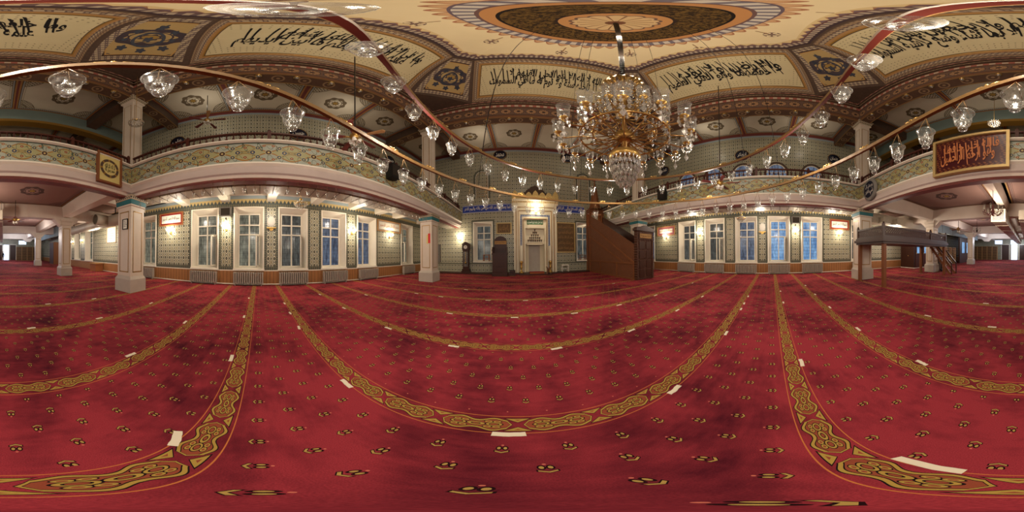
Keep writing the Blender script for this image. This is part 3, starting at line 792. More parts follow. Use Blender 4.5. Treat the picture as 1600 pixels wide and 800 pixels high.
for i in range(8):
    b0, b1, t0, t1 = bot[i], bot[(i+1) % 8], top[i], top[(i+1) % 8]
    q = [Vector((*b0, ZB1+.04)), Vector((*b1, ZB1+.04)), Vector((*t1, ZT)), Vector((*t0, ZT))]
    n = (q[1]-q[0]).cross(q[3]-q[0]).normalized()
    if n.z > 0: n = -n
    mb = MB('tan')
    def strip(s0, s1, t0_, t1_, m, o=0):
        P = [bil(q, s0, t0_) + n*o, bil(q, s1, t0_) + n*o, bil(q, s1, t1_) + n*o, bil(q, s0, t1_) + n*o]
        mb.quad(*P, m)
    def inset(e0, e1, m, o, asp):
        """a frame between two insets, e in panel heights"""
        for (s0, s1, a0, a1) in ((e0/asp, 1-e0/asp, e0, e1), (e0/asp, 1-e0/asp, 1-e1, 1-e0)):
            P = [bil(q, s0 if a0 == e0 else e1/asp, a0), bil(q, s1 if a0 == e0 else 1-e1/asp, a0), bil(q, 1-e1/asp if a0 == e0 else s1, a1), bil(q, e1/asp if a0 == e0 else s0, a1)]
            P = [p + n*o for p in P]; mb.quad(*P, m, centred=False)
        for sgn in (0, 1):
            A = [(e0/asp, e0), (e1/asp, e1), (e1/asp, 1-e1), (e0/asp, 1-e0)]
            if sgn: A = [(1-s_, t_) for s_, t_ in A]
            P = [bil(q, s_, t_) + n*o for s_, t_ in A]; mb.quad(P[0], P[3], P[2], P[1], m, centred=False)
    if i % 2 == 0:
        asp = 2.6
        for e0, e1, m in ((0, .02, 'umber'), (.02, .06, 'dash_brown'), (.06, .10, 'dash_dark'), (.10, .13, 'tan'), (.13, .145, 'gold_line'), (.145, .155, 'umber')): inset(e0, e1, m, 0, asp)
        strip(.155/asp, 1-.155/asp, .155, .845, 'dotted_field')
        if i in VERSES:
            words = VERSES[i].split()
            sx = {0: (.13, .87), 2: (.12, .88), 4: (.14, .87), 6: (.13, .87)}[i]
            def fl(o): return lambda x, y: bil(q, x, y) + n*o
            k = len(words)//2
            # two stacked lines and long slanting strokes, as in the painted script
            mb.text(' '.join(words[:k]), (sx[0] + (sx[1]-sx[0])*.16, sx[1], .47, .74), 'ink', fl(.010), .026)
            mb.text(' '.join(words[k:]), (sx[0], sx[1] - (sx[1]-sx[0])*.1, .29, .57), 'ink', fl(.014), .026)
            random.seed(i)
            for k in range(22):
                s_ = sx[0] + (sx[1]-sx[0])*(k+.5+random.uniform(-.35, .35))/22; dd = .0062; lean = random.uniform(-.012, -.03); b_ = random.uniform(.4, .5)
                P = [(s_, b_), (s_ + dd, b_), (s_ + lean + dd*1.3, b_ + .28), (s_ + lean, b_ + .29)]; mb.face([fl(.018)(*p) for p in P], 'ink')
    else:
        strip(0, 1, 0, 1, 'umber'); strip(.06, .94, .05, .95, 'dash_dark', .004); strip(.16, .84, .12, .88, 'corner_panel', .008)
        # arabesque: ring with four leaf sprays
        ctr = (.5, .45); 
        def fn2(x, y): return bil(q, x, y) + n*.016
        for k in range(20):
            a0, a1 = 2*pi*k/20, 2*pi*(k+1)/20
            for r0, r1 in ((.13, .165),):
                mb.face([fn2(ctr[0]+r0*cos(a0), ctr[1]+r0*sin(a0)), fn2(ctr[0]+r0*cos(a1), ctr[1]+r0*sin(a1)), fn2(ctr[0]+r1*cos(a1), ctr[1]+r1*sin(a1)), fn2(ctr[0]+r1*cos(a0), ctr[1]+r1*sin(a0))], 'navy')
        for cx, cy, r in ((.5, .72, .06), (.3, .62, .045), (.7, .62, .045), (.3, .28, .05), (.7, .28, .05), (.5, .22, .045), (.26, .45, .035), (.74, .45, .035), (.5, .45, .05)):
            mb.face([fn2(cx + r*(1+.25*cos(5*t*pi/10))*cos(t*pi/10), cy + r*(1+.25*cos(5*t*pi/10))*sin(t*pi/10)) for t in range(20)], 'navy')
    struct(W(mb, 'ceiling_cove'))
# dome: scalloped edge and shallow vault
mb = MB('dome_paint'); cx, cy = .93, 1.32
ring_in = [(cx + (x-cx)*.87, cy + (y-cy)*.87) for x, y in top]
for i in range(8):
    a, b, c, d = top[i], top[(i+1) % 8], ring_in[(i+1) % 8], ring_in[i]; L = (Vector(a)-Vector(b)).length
    mb.face([(*a, ZT), (*b, ZT), (*c, ZT+.05), (*d, ZT+.05)], 'scallop_edge', [(-L/2, 0), (L/2, 0), (L/2*.87, 1), (-L/2*.87, 1)])
rows = [ring_in]
def lerp2(p, t): return (cx + (p[0]-cx)*t, cy + (p[1]-cy)*t)
prev, pz = ring_in, ZT+.05
for t, z in ((.75, ZT+.14), (.5, ZT+.24), (.25, ZT+.30), (.001, ZT+.32)):
    cur = [lerp2(p, t) for p in ring_in]
    for i in range(8):
        j = (i+1) % 8; pts = [prev[i], prev[j], cur[j], cur[i]]
        mb.face([(*prev[i], pz), (*prev[j], pz), (*cur[j], z), (*cur[i], z)], 'dome_paint', [(p[0]-CH[0], p[1]-CH[1]) for p in pts])
    prev, pz = cur, z
struct(W(mb, 'ceiling'))
mb = MB('plaster'); mb.box(XL-.5, XR+.5, -9.6, YQ+.6, 9.1, 9.25); struct(W(mb, 'roof'))
# gallery ceilings
mb = MB('umber'); zc = ZC
def panels(x0, x1, y0, y1, nx, ny):
    dx, dy = (x1-x0)/nx, (y1-y0)/ny
    for i in range(nx):
        for j in range(ny):
            ceil_quad(mb, x0+i*dx+.03, x0+(i+1)*dx-.03, y0+j*dy+.05, y0+(j+1)*dy-.05, zc-.01, 'ceiling_panel')
    mb.box(x0, x1, y0, y1, zc, zc+.1, 'oxblood')
panels(XL, NX0-.42, NY0, NY1, 1, 4); panels(NX1+.42, XR, NY0, NY1, 1, 4); panels(NX0, NX1, NY1+.42, YQ, 4, 1); panels(XL, NX0-.4, NY1+.42, YQ, 1, 1); panels(NX1+.4, XR, NY1+.42, YQ, 1, 1)
panels(NX0, NX1, -5.5, NY0-.42, 3, 1); panels(XL, NX0-.4, -5.5, NY0-.42, 1, 1); panels(NX1+.4, XR, -5.5, NY0-.42, 1, 1); panels(XL, XR, -9.1, -5.75, 4, 1)
struct(W(mb, 'ceiling_galleries'))
# beams from the corner columns to the outer walls
for x0, x1, y0, y1 in ((XL, NX0-.42, NY1, NY1+.42), (NX1+.42, XR, NY1, NY1+.42), (XL, NX0-.42, NY0-.42, NY0), (NX1+.42, XR, NY0-.42, NY0), (NX0-.42, NX0, NY1+.42, YQ), (NX1, NX1+.42, NY1+.42, YQ), (NX0-.42, NX0, -9.1, NY0-.42), (NX1, NX1+.42, -9.1, NY0-.42)):
    mb = MB('beam_paint'); 
    mb.quad((x0, y0, 6.0), (x1, y0, 6.0), (x1, y1, 6.0), (x0, y1, 6.0), 'beam_paint'); mb.box(x0, x1, y0, y1, 6.004, ZC, 'umber'); struct(W(mb, 'beam'))
# ------------------------------------------------------------------ windows (local: x along the wall, y into it, z up)
RZ = {'l': pi/2, 'r': -pi/2, 'q': 0, 'b': pi}
def on(side, u, z, off=0):
    return {'l': (XL + off, u, z), 'r': (XR - off, u, z), 'q': (u, YQ - off, z), 'b': (u, GB + off, z)}[side]
NWIN = [0]
def window(side, u, z0, hw, h, pane, ajar=0, depth=.34):
    NWIN[0] += 1
    t = bpy.data.objects.new('window_%d' % NWIN[0], None); C.objects.link(t); p = on(side, u, z0)
    t.location = (p[0]*S, p[1]*S, (p[2]+1)*S); t.rotation_euler.z = RZ[side]; t['kind'] = 'structure'
    iw = hw*.78; iz0, iz1 = .05, h*.93
    mb = MB('white_paint')       # splayed reveal with a flat outer casing
    o = [(-hw, 0), (hw, 0), (hw, h), (-hw, h)]; n = [(-iw, iz0), (iw, iz0), (iw, iz1), (-iw, iz1)]
    for i in range(4):
        j = (i+1) % 4; mb.face([(o[i][0], -.01, o[i][1]), (o[j][0], -.01, o[j][1]), (n[j][0], depth, n[j][1]), (n[i][0], depth, n[i][1])], 'white_paint')
    for x0, x1, a, b in ((-hw-.02, -hw+.02, -.02, h+.03), (hw-.02, hw+.02, -.02, h+.03), (-hw+.02, hw-.02, h-.01, h+.03)): mb.box(x0, x1, -.03, .02, a, b, 'white_paint')
    part(mb, 'reveal', t)
    mb = MB('white_paint'); mb.box(-hw-.03, hw+.03, -.06, depth, -.04, .02, 'white_paint'); part(mb, 'sill', t)
    H = iz1 - iz0; rows = [0, .60, .78, 1]
    mb = MB('white_paint'); y0, y1 = depth-.05, depth
    for x in (-iw+.015, 0, iw-.015): mb.box(x-.022, x+.022, y0, y1, iz0, iz1)
    for r in rows: zz = iz0 + r*H; zz = min(max(zz, iz0+.02), iz1-.02); mb.box(-iw+.001, iw-.001, y0+.003, y1-.001, zz-.022, zz+.022)
    part(mb, 'frame', t)
    mb = MB(pane); mb.box(-iw, iw, depth+.004, depth+.02, iz0, iz1, pane); part(mb, 'panes', t)
    mb = MB('dark_metal'); y = depth - .008
    for k in range(1, 10):
        x = -iw + 2*iw*k/10; mb.box(x-.004, x+.004, y-.004, y+.004, iz0, iz1)
    for k in range(1, 12):
        z = iz0 + H*k/12; mb.box(-iw, iw, y-.004, y+.004, z-.004, z+.004)
    part(mb, 'window_bars', t)
    if ajar:
        mb = MB('white_paint', 'pane_clear'); s = 1 if ajar > 0 else -1; a = radians(72); L = iw*.92
        M = Matrix.Translation((s*(iw-.03), depth-.06, 0)) @ Matrix.Rotation(s*a, 4, 'Z'); mb.M = M
        for x0, x1, za, zb in ((0, -.04, 0, 1), (-L+.04, -L, 0, 1), (0, -L, 0, .05), (0, -L, .95, 1)):
            mb.box(min(x0*s, x1*s), max(x0*s, x1*s), -.015, .015, iz0+.02+za*H*.58, iz0+.02+zb*H*.58, 'white_paint')
        mb.box(min(-L*s, 0), max(-L*s, 0), -.003, .003, iz0+.03, iz0+H*.59, 'pane_clear')
        part(mb, 'open_casement', t)
for i, (u, pn, aj) in enumerate(zip(WIN, ('pane_pale', 'pane_grey', 'pane_grey', 'pane_dark', 'pane_pale', 'pane_pale'), (-1, 0, 0, 1, 1, 1))): window('l', u, WZ0, WW, WZ1-WZ0, pn, aj)
for i, (u, pn, aj) in enumerate(zip(WIN, ('pane_grey', 'pane_dark', 'pane_dark', 'pane_grey', 'pane_blue', 'pane_blue'), (0, 1, 1, 0, 1, 0))): window('r', u, WZ0, WW, WZ1-WZ0, pn, aj)
window('l', -4.46, WZ0, WW, WZ1-WZ0, 'pane_pale'); window('r', -4.46, WZ0, WW, WZ1-WZ0, 'pane_dark')
for c in (-9.3, -11, -12.6): window('l', c, WZ0, .5, WZ1-WZ0, 'pane_pale')
window('q', -1.72, -.38, .52, 2.13, 'pane_dark'); window('q', 3.92, -.38, .5, 2.13, 'pane_dark')
# arched upper windows of the right gallery and blind niches of the niche wall
def arch_pts(hw, z0, zs, n=12):
    return [(-hw, z0)] + [(-hw*cos(pi*k/n), zs + hw*1.15*sin(pi*k/n)) for k in range(n+1)] + [(hw, z0)]
def arched(side, u, z0, hw, zs, kind):
    NWIN[0] += 1
    t = bpy.data.objects.new('window_%d' % NWIN[0], None); C.objects.link(t); p = on(side, u, 0)
    t.location = (p[0]*S, p[1]*S, S); t.rotation_euler.z = RZ[side]; t['kind'] = 'structure'
    a, b = arch_pts(hw+.1, z0, zs), arch_pts(hw, z0, zs)
    mb = MB('border_x' if side == 'q' else 'umber')
    for i in range(len(a)-1):
        mb.face([(a[i][0], -.03, a[i][1]), (a[i+1][0], -.03, a[i+1][1]), (b[i+1][0], -.03, b[i+1][1]), (b[i][0], -.03, b[i][1])])
        mb.face([(a[i][0], -.03, a[i][1]), (a[i+1][0], -.03, a[i+1][1]), (a[i+1][0], 0, a[i+1][1]), (a[i][0], 0, a[i][1])])
    part(mb, 'arch_surround', t)
    if kind == 'pane':
        mb = MB('pane_grey'); mb.face([(x, -.008, z) for x, z in b]); part(mb, 'panes', t)
        mb = MB('white_paint')
        for x in (-hw/3, hw/3): mb.box(x-.012, x+.012, -.025, -.01, z0, zs)
        for z in (zs, (zs+z0)/2): mb.box(-hw, hw, -.025, -.01, z-.014, z+.014)
        c = b[1:-1]
        for k in range(len(c)-1): mb.face([(c[k][0], -.022, c[k][1]), (c[k+1][0], -.022, c[k+1][1]), (c[k+1][0]*.9, -.022, zs+(c[k+1][1]-zs)*.9), (c[k][0]*.9, -.022, zs+(c[k][1]-zs)*.9)])
        part(mb, 'frame', t)
    else:
        mb = MB('white_ink', 'tile_x'); mb.face([(x, -.006, z) for x, z in b], 'tile_x')
        for r in (.97, .80):
            c = [(x*r, zs + (z-zs)*r if z > zs else z) for x, z in b]; d = [(x*(r-.05), zs + (z-zs)*(r-.05) if z > zs else z) for x, z in b]
            for k in range(len(c)-1): mb.face([(c[k][0], -.012, c[k][1]), (c[k+1][0], -.012, c[k+1][1]), (d[k+1][0], -.012, d[k+1][1]), (d[k][0], -.012, d[k][1])], 'tan' if r < .9 else 'white_ink')
        for k in range(5):
            z = z0 + .12 + k*.14; mb.box(-hw*.7, hw*.7, -.014, -.008, z, z+.02, 'tan')
        part(mb, 'blind_tracery', t)
arched('q', -1.75, 3.1, .36, 4.45, 'blind'); arched('q', 3.85, 3.1, .36, 4.45, 'blind')
for u in (4.14, 2.66, 1.26, -.26, -1.91): arched('r', u, 2.75, .45, 3.85, 'pane')
# ------------------------------------------------------------------ radiators
def radiator(side, u, label):
    t = thing('radiator', label, 'radiator', on(side, u, -1, .14), RZ[side], 'white column radiators under the long wall windows')
    mb = MB('radiator')
    for k in range(14):
        x = -.46 + k*.0708; mb.box(x-.022, x+.022, -.06, .06, .08, .44)
        mb.box(x-.03, x+.03, -.045, .045, .09, .12); mb.box(x-.03, x+.03, -.045, .045, .40, .43)
    part(mb, 'fins', t)
    mb = MB('radiator'); mb.tube([(-.5, .03, .03), (.5, .03, .03)], .014); mb.box(-.44, -.41, -.03, .03, 0, .1); mb.box(.41, .44, -.03, .03, 0, .1); part(mb, 'pipe', t)
    return t
order = ['nearest the niche wall', 'second from the niche wall', 'third from the niche wall', 'fourth from the niche wall', 'fifth from the niche wall', 'sixth from the niche wall']
for s, nm in (('l', 'left'), ('r', 'right')):
    for u, od in zip(WIN, order): radiator(s, u, 'pale column radiator under the %s wall window %s' % (nm, od))
    radiator(s, -4.46, 'pale column radiator under the %s wall window behind the rear pillar' % nm)
mb = MB('white_paint')
for x in (XL+.05, XR-.05): mb.tube([(x, -8, -.96), (x, YQ-.6, -.96)], .018)
struct(W(mb, 'baseboard_sides'))
# ------------------------------------------------------------------ wall lamps
def sconce(side, u, z, label, off=0, power=48, n=2):
    p = on(side, u, z, off)
    t = thing('wall_lamp', label, 'wall lamp', p, RZ[side], 'glass wall lamps')
    mb = MB('brass'); mb.disc((0, -.012, 0), .05, 16, ax='y'); mb.box(-.03, .03, -.03, 0, -.08, .06); part(mb, 'back_plate', t)
    mb = MB('brass')
    for s in ((-1, 1) if n == 2 else (0,)):
        mb.tube([(0, -.03, -.03), (s*.06, -.08, -.07), (s*.11, -.12, -.02), (s*.11, -.12, .02)], .009)
    part(mb, 'arm', t)
    for s in ((-1, 1) if n == 2 else (0,)):
        mb = MB('glass'); mb.lathe([(.02, .02), (.055, .05), (.07, .11), (.062, .15), (.08, .18)], (s*.11, -.12, 0), 12); part(mb, 'glass_shade', t)
        mb = MB('bulb'); mb.ball((s*.11, -.12, .09), .036); part(mb, 'bulb', t)
    d = {'l': (.22, 0), 'r': (-.22, 0), 'q': (0, -.22), 'b': (0, .22)}[side]
    lamp((p[0]+d[0], p[1]+d[1], z+.1), power, (1, .86, .64), .07)
LN = {'l': 'left', 'r': 'right'}
for s in 'lr':
    sconce(s, -3.25, .84, 'lit wall lamp below the framed script panel at the %s wall rear end' % LN[s])
    sconce(s, -1.11, .88, 'lit glass wall lamp below the grey loudspeaker on the %s wall' % LN[s])
    sconce(s, 3.43, .88, 'lit glass wall lamp on the tiled pier between windows of the %s wall' % LN[s])
    sconce(s, 5.55, .86, 'lit wall lamp below the framed script panel at the %s wall front end' % LN[s])
sconce('q', -3.0, .86, 'lit glass wall lamp on tiles left of the grandfather clock', n=2, power=80)
sconce('q', 4.65, .95, 'lit glass wall lamp between the niche wall window and the wooden pulpit stair', n=2, power=80)
sconce('q', 1.09, 2.2, 'lit glass wall lamp at the top of the marble prayer niche', off=.36, n=2, power=60)
sconce('l', -10.15, .8, 'lit glass wall lamp between far windows of the left wall', n=2, power=26)
sconce('l', -11.8, .8, 'lit glass wall lamp farther back between the last windows of the left wall', n=2, power=26)
sconce('r', -10.9, 1.0, 'lit glass wall lamp above the open shoe rack by the right wall', off=1.0, n=2, power=36)
simple('pink_mat', (160, 92, 98), .7)
# ------------------------------------------------------------------ framed panels, speakers, plaques on the long walls
def framed(side, u, z, hw, hh, label, frame, field, ink, body, cat='framed script', off=0, mat2=None, group=None, tilt=0):
    t = thing('framed_script', label, cat, on(side, u, z, off), RZ[side], group)
    if tilt: t.rotation_euler.x = 0
    e = .05
    mb = MB(frame)
    for x0, x1, a, b in ((-hw, -hw+e, -hh, hh), (hw-e, hw, -hh, hh), (-hw+e, hw-e, -hh, -hh+e), (-hw+e, hw-e, hh-e, hh)): mb.box(x0, x1, -.05, 0, a, b)
    part(mb, 'frame', t)
    mb = MB(field); mb.quad((-hw+e, -.02, -hh+e), (hw-e, -.02, -hh+e), (hw-e, -.02, hh-e), (-hw+e, -.02, hh-e), mat2 or field)
    if mat2:
        f = .055 if side == 'l' or u < 0 else .11; mb.quad((-hw+e+f, -.025, -hh+e+f), (hw-e-f, -.025, -hh+e+f), (hw-e-f, -.025, hh-e-f), (-hw+e+f, -.025, hh-e-f), field)
    g = e + (.11 if mat2 else .06)
    mb.text(body, (-hw+g, hw-g, -hh+g, hh-g), ink, lambda x, y: (x, -.032, y), .006)
    part(mb, 'script_field', t)
    return t
BIS = 'بسم الله الرحمن الرحيم'
framed('l', -3.25, 1.36, .53, .26, 'white script panel framed red and orange at the left wall rear end', 'orange_wood', 'paper', 'ink', BIS, mat2='red_cloth')
framed('r', -3.3, 1.33, .53, .26, 'white script panel in a red and orange frame near the platform on the right wall', 'orange_wood', 'paper', 'ink', BIS, mat2='red_cloth')
framed('l', 5.55, 1.35, .78, .27, 'cream script panel in a pale frame at the front end of the left wall', 'pale_wood', 'paper', 'gold_ink', BIS, mat2='plinth_stone')
framed('r', 5.55, 1.22, .62, .27, 'cream script panel with a pink border on the right wall beyond the pulpit stair', 'pale_wood', 'paper', 'gold_ink', BIS, mat2='pink_mat')
for s in 'lr':
    t = thing('loudspeaker', 'grey box loudspeaker high on the tiled pier of the %s wall' % LN[s], 'loudspeaker', on(s, -1.11, 1.25), RZ[s], 'wall loudspeakers')
    mb = MB('grey_box'); mb.prism([(-.17, 0), (.17, 0), (.2, .34), (-.2, .34)], 'y', -.2, 0); part(mb, 'cabinet', t)
    mb = MB('dark_metal'); mb.box(-.15, .15, -.21, -.2, .05, .3); part(mb, 'speaker_grille', t)
    mb = MB('dark_metal'); mb.box(-.02, .02, -.08, -.0, -.06, 0); part(mb, 'bracket', t)
    t = thing('oval_plaque', 'white oval plaque above a gilt ledge on the %s wall tiles' % LN[s], 'plaque', on(s, .395, 1.12), RZ[s], 'oval wall plaques')
    mb = MB('white_ink'); pts = []
    mb.M = Matrix.Diagonal((1, 1, 1.35, 1)); mb.lathe([(.002, -.035), (.09, -.03), (.12, -.015), (.135, 0)], (0, 0, 0), 20, ax='y'); part(mb, 'plaque_disc', t)
    mb = MB('brass'); mb.box(-.15, .15, -.1, 0, -.24, -.21); mb.prism([(-.1, -.24), (.1, -.24), (.02, -.32), (-.02, -.32)], 'y', -.05, 0); part(mb, 'ledge', t)
for s, x in (('l', GL), ('r', GR)):
    d = 1 if s == 'l' else -1
    t = thing('loudspeaker', 'black loudspeaker fixed to the tiled parapet of the %s gallery' % LN[s], 'loudspeaker', (x + d*.2, 3.0 if s == 'l' else 3.75, 2.05), pi/2 if s == 'l' else -pi/2)
    mb = MB('black'); mb.prism([(-.16, -.08), (.16, -.08), (.12, .16), (-.12, .16)], 'z', 0, .42); part(mb, 'cabinet', t)
    mb = MB('dark_metal'); mb.box(-.14, .14, -.09, -.08, .04, .38); part(mb, 'speaker_grille', t)
    mb = MB('dark_metal'); mb.box(-.03, .03, .15, .205, .15, .25); part(mb, 'bracket', t)
# round name plates on the upper walls
def roundel(side, u, z, body, label, r=.37):
    t = thing('name_roundel', label, 'roundel', on(side, u, z, .004), RZ[side], 'dark name roundels on the upper walls')
    mb = MB('navy', 'white_ink'); mb.lathe([(.002, -.045), (r*.98, -.04), (r, -.02), (r, 0)], (0, 0, 0), 32, ax='y', m='navy')
    part(mb, 'disc', t)
    mb = MB('gold_line'); mb.lathe([(r*.9, -.044), (r*.94, -.05), (r*.97, -.044)], (0, 0, 0), 32, ax='y'); part(mb, 'rim', t)
    mb = MB('white_ink'); mb.text(body, (-r*.6, r*.6, -r*.38, r*.42), 'white_ink', lambda x, y: (x, -.055, y), .01); part(mb, 'lettering', t)
roundel('q', -.75, 5.95, 'محمد', 'dark blue roundel lettered in white, on the upper wall left of the big chandelier')
roundel('q', 2.87, 5.95, 'الله', 'dark blue roundel lettered in white, on the upper wall behind the big chandelier')
roundel('r', 1.3, 5.0, 'ابوبكر', 'dark roundel above the middle arched window of the right gallery', .34)
roundel('r', -3.0, 5.0, 'عثمان', 'dark roundel on the right gallery wall near the rear column', .34)
roundel('r', 5.6, 5.0, 'عمر', 'dark roundel at the front end of the right gallery wall', .34)
roundel('l', -3.0, 5.0, 'علي', 'dark roundel on the left gallery wall near the rear column', .34)
roundel('l', 1.3, 5.0, 'حسن', 'dark roundel halfway along the left gallery wall', .34)
roundel('l', 5.6, 5.0, 'حسين', 'dark roundel at the front end of the left gallery wall', .34)
# boards on the rear gallery front
t = thing('calligraphy_board', 'large dark red board with gilt script in a gold frame on the rear gallery front', 'calligraphy board', (1.1, GB+.06, 2.15), pi)
hw, hh = .77, .5
mb = MB('gilt')
for x0, x1, a, b in ((-hw, -hw+.06, -hh, hh), (hw-.06, hw, -hh, hh), (-hw+.06, hw-.06, -hh, -hh+.06), (-hw+.06, hw-.06, hh-.06, hh)): mb.box(x0, x1, -.08, .02, a, b)
part(mb, 'frame', t)
mb = MB('red_board', 'gold_ink'); mb.quad((-hw+.05, -.03, -hh+.05), (hw-.05, -.03, -hh+.05), (hw-.05, -.03, hh-.05), (-hw+.05, -.03, hh-.05), 'red_board')
fb = lambda x, y: (x, -.038, y)
mb.text('فالله خير حافظا', (-.52, .58, -.02, .34), 'gold_ink', fb, .02)
mb.text('وهو ارحم الراحمين', (-.6, .5, -.34, .1), 'gold_ink', lambda x, y: (x, -.043, y), .02)
for k in range(9):
    x = -.5 + k*.115; y = -.2 + .012*k
    mb.face([(q_[0], -.048, q_[1]) for q_ in ((x, y), (x+.022, y), (x-.006, y+.42), (x-.034, y+.43))], 'gold_ink')
part(mb, 'script_field', t)
t = thing('round_calligraphy', 'cream square board with round black script in a brown frame beside the rear left column', 'calligraphy board', (-2.2, GB+.05, 2.07), pi)
mb = MB('mid_wood'); hw, hh = .34, .43
for x0, x1, a, b in ((-hw, -hw+.045, -hh, hh), (hw-.045, hw, -hh, hh), (-hw+.045, hw-.045, -hh, -hh+.045), (-hw+.045, hw-.045, hh-.045, hh)): mb.box(x0, x1, -.06, .02, a, b)
part(mb, 'frame', t)
mb = MB('cream_field', 'umber') if 'cream_field' in MAT else MB('paper', 'umber')
simple('cream_field', (206, 188, 120), .6); mb.mats[0] = 'cream_field'
mb.quad((-hw+.04, -.02, -hh+.04), (hw-.04, -.02, -hh+.04), (hw-.04, -.02, hh-.04), (-hw+.04, -.02, hh-.04), 'cream_field')
for k in range(32):
    a, b = 2*pi*k/32, 2*pi*(k+1)/32; m_ = 'umber' if k % 4 else 'gold_line'
    mb.face([(.26*cos(a), -.026, .26*sin(a)), (.26*cos(b), -.026, .26*sin(b)), (.19*cos(b), -.026, .19*sin(b)), (.19*cos(a), -.026, .19*sin(a))], m_)
mb.text('لا اله الا الله', (-.14, .14, 0, .13), 'ink', lambda x, y: (x, -.028, y), .02); mb.text('محمد رسول الله', (-.14, .14, -.13, .02), 'ink', lambda x, y: (x, -.028, y), .02)
part(mb, 'script_field', t)
t = thing('round_calligraphy', 'dark round board with white script by the rear right column', 'calligraphy board', (4.2, GB+.06, 2.02), pi)
mb = MB('grey_box', 'dash_dark'); mb.M = Matrix.Diagonal((.9, 1, 1, 1)); mb.lathe([(.29, -.06), (.34, -.06), (.39, -.02), (.39, .02)], (0, 0, 0), 32, ax='y'); part(mb, 'rim', t)
mb = MB('navy', 'white_ink'); mb.M = Matrix.Diagonal((.9, 1, 1, 1)); mb.disc((0, -.045, 0), .3, 32, 'navy')
mb.text('وهو علي كل', (-.22, .22, .02, .2), 'white_ink', lambda x, y: (x, -.05, y), .012); mb.text('شيء قدير', (-.22, .22, -.2, .04), 'white_ink', lambda x, y: (x, -.05, y), .012); part(mb, 'script_field', t)
# small notices on pillars
def notice(name, label, loc, rz, hw, hh, frame, field, body=None):
    t = thing(name, label, 'notice', loc, rz)
    mb = MB(frame)
    for x0, x1, a, b in ((-hw, -hw+.02, -hh, hh), (hw-.02, hw, -hh, hh), (-hw+.02, hw-.02, -hh, -hh+.02), (-hw+.02, hw-.02, hh-.02, hh)): mb.box(x0, x1, -.03, 0, a, b)
    part(mb, 'frame', t)
    mb = MB(field, 'ink'); mb.box(-hw+.02, hw-.02, -.014, -.001, -hh+.02, hh-.02, field)
    for k in range(4): mb.box(-hw*.6, hw*(.2 + .35*((k*7) % 3)/2), -.016, -.0141, hh*.5 - k*hh*.32, hh*.5 - k*hh*.32 + .012, 'ink')
    part(mb, 'sheet', t)
x, y = PIL['lb']; notice('framed_notice', 'small framed paper on the rear left pillar', (x+.252, y+.05, .78), pi/2, .1, .14, 'dark_metal', 'paper')
x, y = PIL['lf']; 
t = thing('paper_sign', 'red and yellow paper strip stuck on the front left pillar', 'sign', (x+.1, y-.252, .62), 0)
mb = MB('red_paper'); mb.box(0, .09, -.008, 0, -.18, .18); part(mb, 'red_strip', t); mb = MB('brass'); mb.box(-.07, 0, -.008, 0, -.2, .14, 'cream_field'); part(mb, 'yellow_strip', t)
notice('notice_board', 'grey notice board in a dark frame by the front left corner of the niche wall', (-4.45, YQ-.001, .1), 0, .22, .52, 'dark_wood', 'grey_box')
notice('framed_ornament', 'framed tile ornament on the left wall end behind the rear left pillar', (XL+.002, -6.9, 1.0), pi/2, .4, .42, 'pale_wood', 'paper')
# ------------------------------------------------------------------ niche (mihrab)
t = thing('prayer_niche', 'tall cream marble prayer niche with gilt crest and blue tile border', 'prayer niche', (1.05, YQ, -.93))
x0 = 1.13
mb = MB('marble_cream') if 'marble_cream' in MAT else None
simple('marble_cream', (222, 210, 182), .4, nz=.04, scale=3); simple('gold_cream', (206, 176, 110), .5, nz=.25, scale=14)
mb = MB('marble_cream')
def ring(mb, w0, w1, h0, h1, y, m, base=0, yb=0):
    """an upside-down U between half widths w0 (outer) and w1 and heights h0, h1"""
    for a, b in ((-w0, -w1), (w1, w0)): mb.box(a, b, y, yb, base, h0, m)
    mb.box(-w1, w1, y, yb, h1, h0, m)
ring(mb, 1.12, 1.0, 3.5, 3.38, -.30, 'marble_cream'); ring(mb, 1.0, .93, 3.38, 3.28, -.24, 'marble_cream'); ring(mb, .93, .86, 3.28, 3.2, -.28, 'marble_cream'); ring(mb, .86, .78, 3.2, 3.0, -.22, 'marble_cream')
ring(mb, .69, .58, 2.9, 2.75, -.19, 'marble_cream'); ring(mb, .58, .5, 2.75, 2.28, -.15, 'marble_cream'); 
for w_, h_, y_ in ((1.0, 3.38, -.245), (.86, 3.2, -.225), (.6, 2.77, -.196)):
    for a, b in ((-w_-.012, -w_+.012), (w_-.012, w_+.012)): mb.box(a, b, y_-.06, y_, 0, h_, 'tan')
    mb.box(-w_+.012, w_-.012, y_-.06, y_, h_-.012, h_+.012, 'tan')
part(mb, 'portal_frame', t)
mb = MB('blue_border'); 
def bb():
    m = Mt('blue_border', .4); x, y, z = m.pos(); a, b = cell(x, .09), cell(z, .09); m.col(m.mix(hyp(a, b) < .34, srgb(52, 72, 130), srgb(170, 176, 178))); MAT['blue_border'] = m.m
bb(); ring(mb, .78, .69, 3.0, 2.9, -.18, 'blue_border', 1.35); part(mb, 'tile_border', t)
for s_ in (-1, 1): mb = MB('blue_border'); mb.box(min(s_*.69, s_*.78), max(s_*.69, s_*.78), -.181, 0, 0, .5); part(mb, 'tile_border', t)
for s_ in (-1, 1): mb = MB('marble_cream'); mb.box(min(s_*.69, s_*.78), max(s_*.69, s_*.78), -.17, 0, .5, 1.35); part(mb, 'pilaster', t)
mb = MB('marble_cream', 'gold_cream'); mb.prism([(-.3, 3.5), (-.34, 3.56), (-.34, 3.62), (-.46, 3.74), (-.46, 3.8), (0, 3.8), (0, 3.5)], 'x', -1.2, 1.2, 'marble_cream')
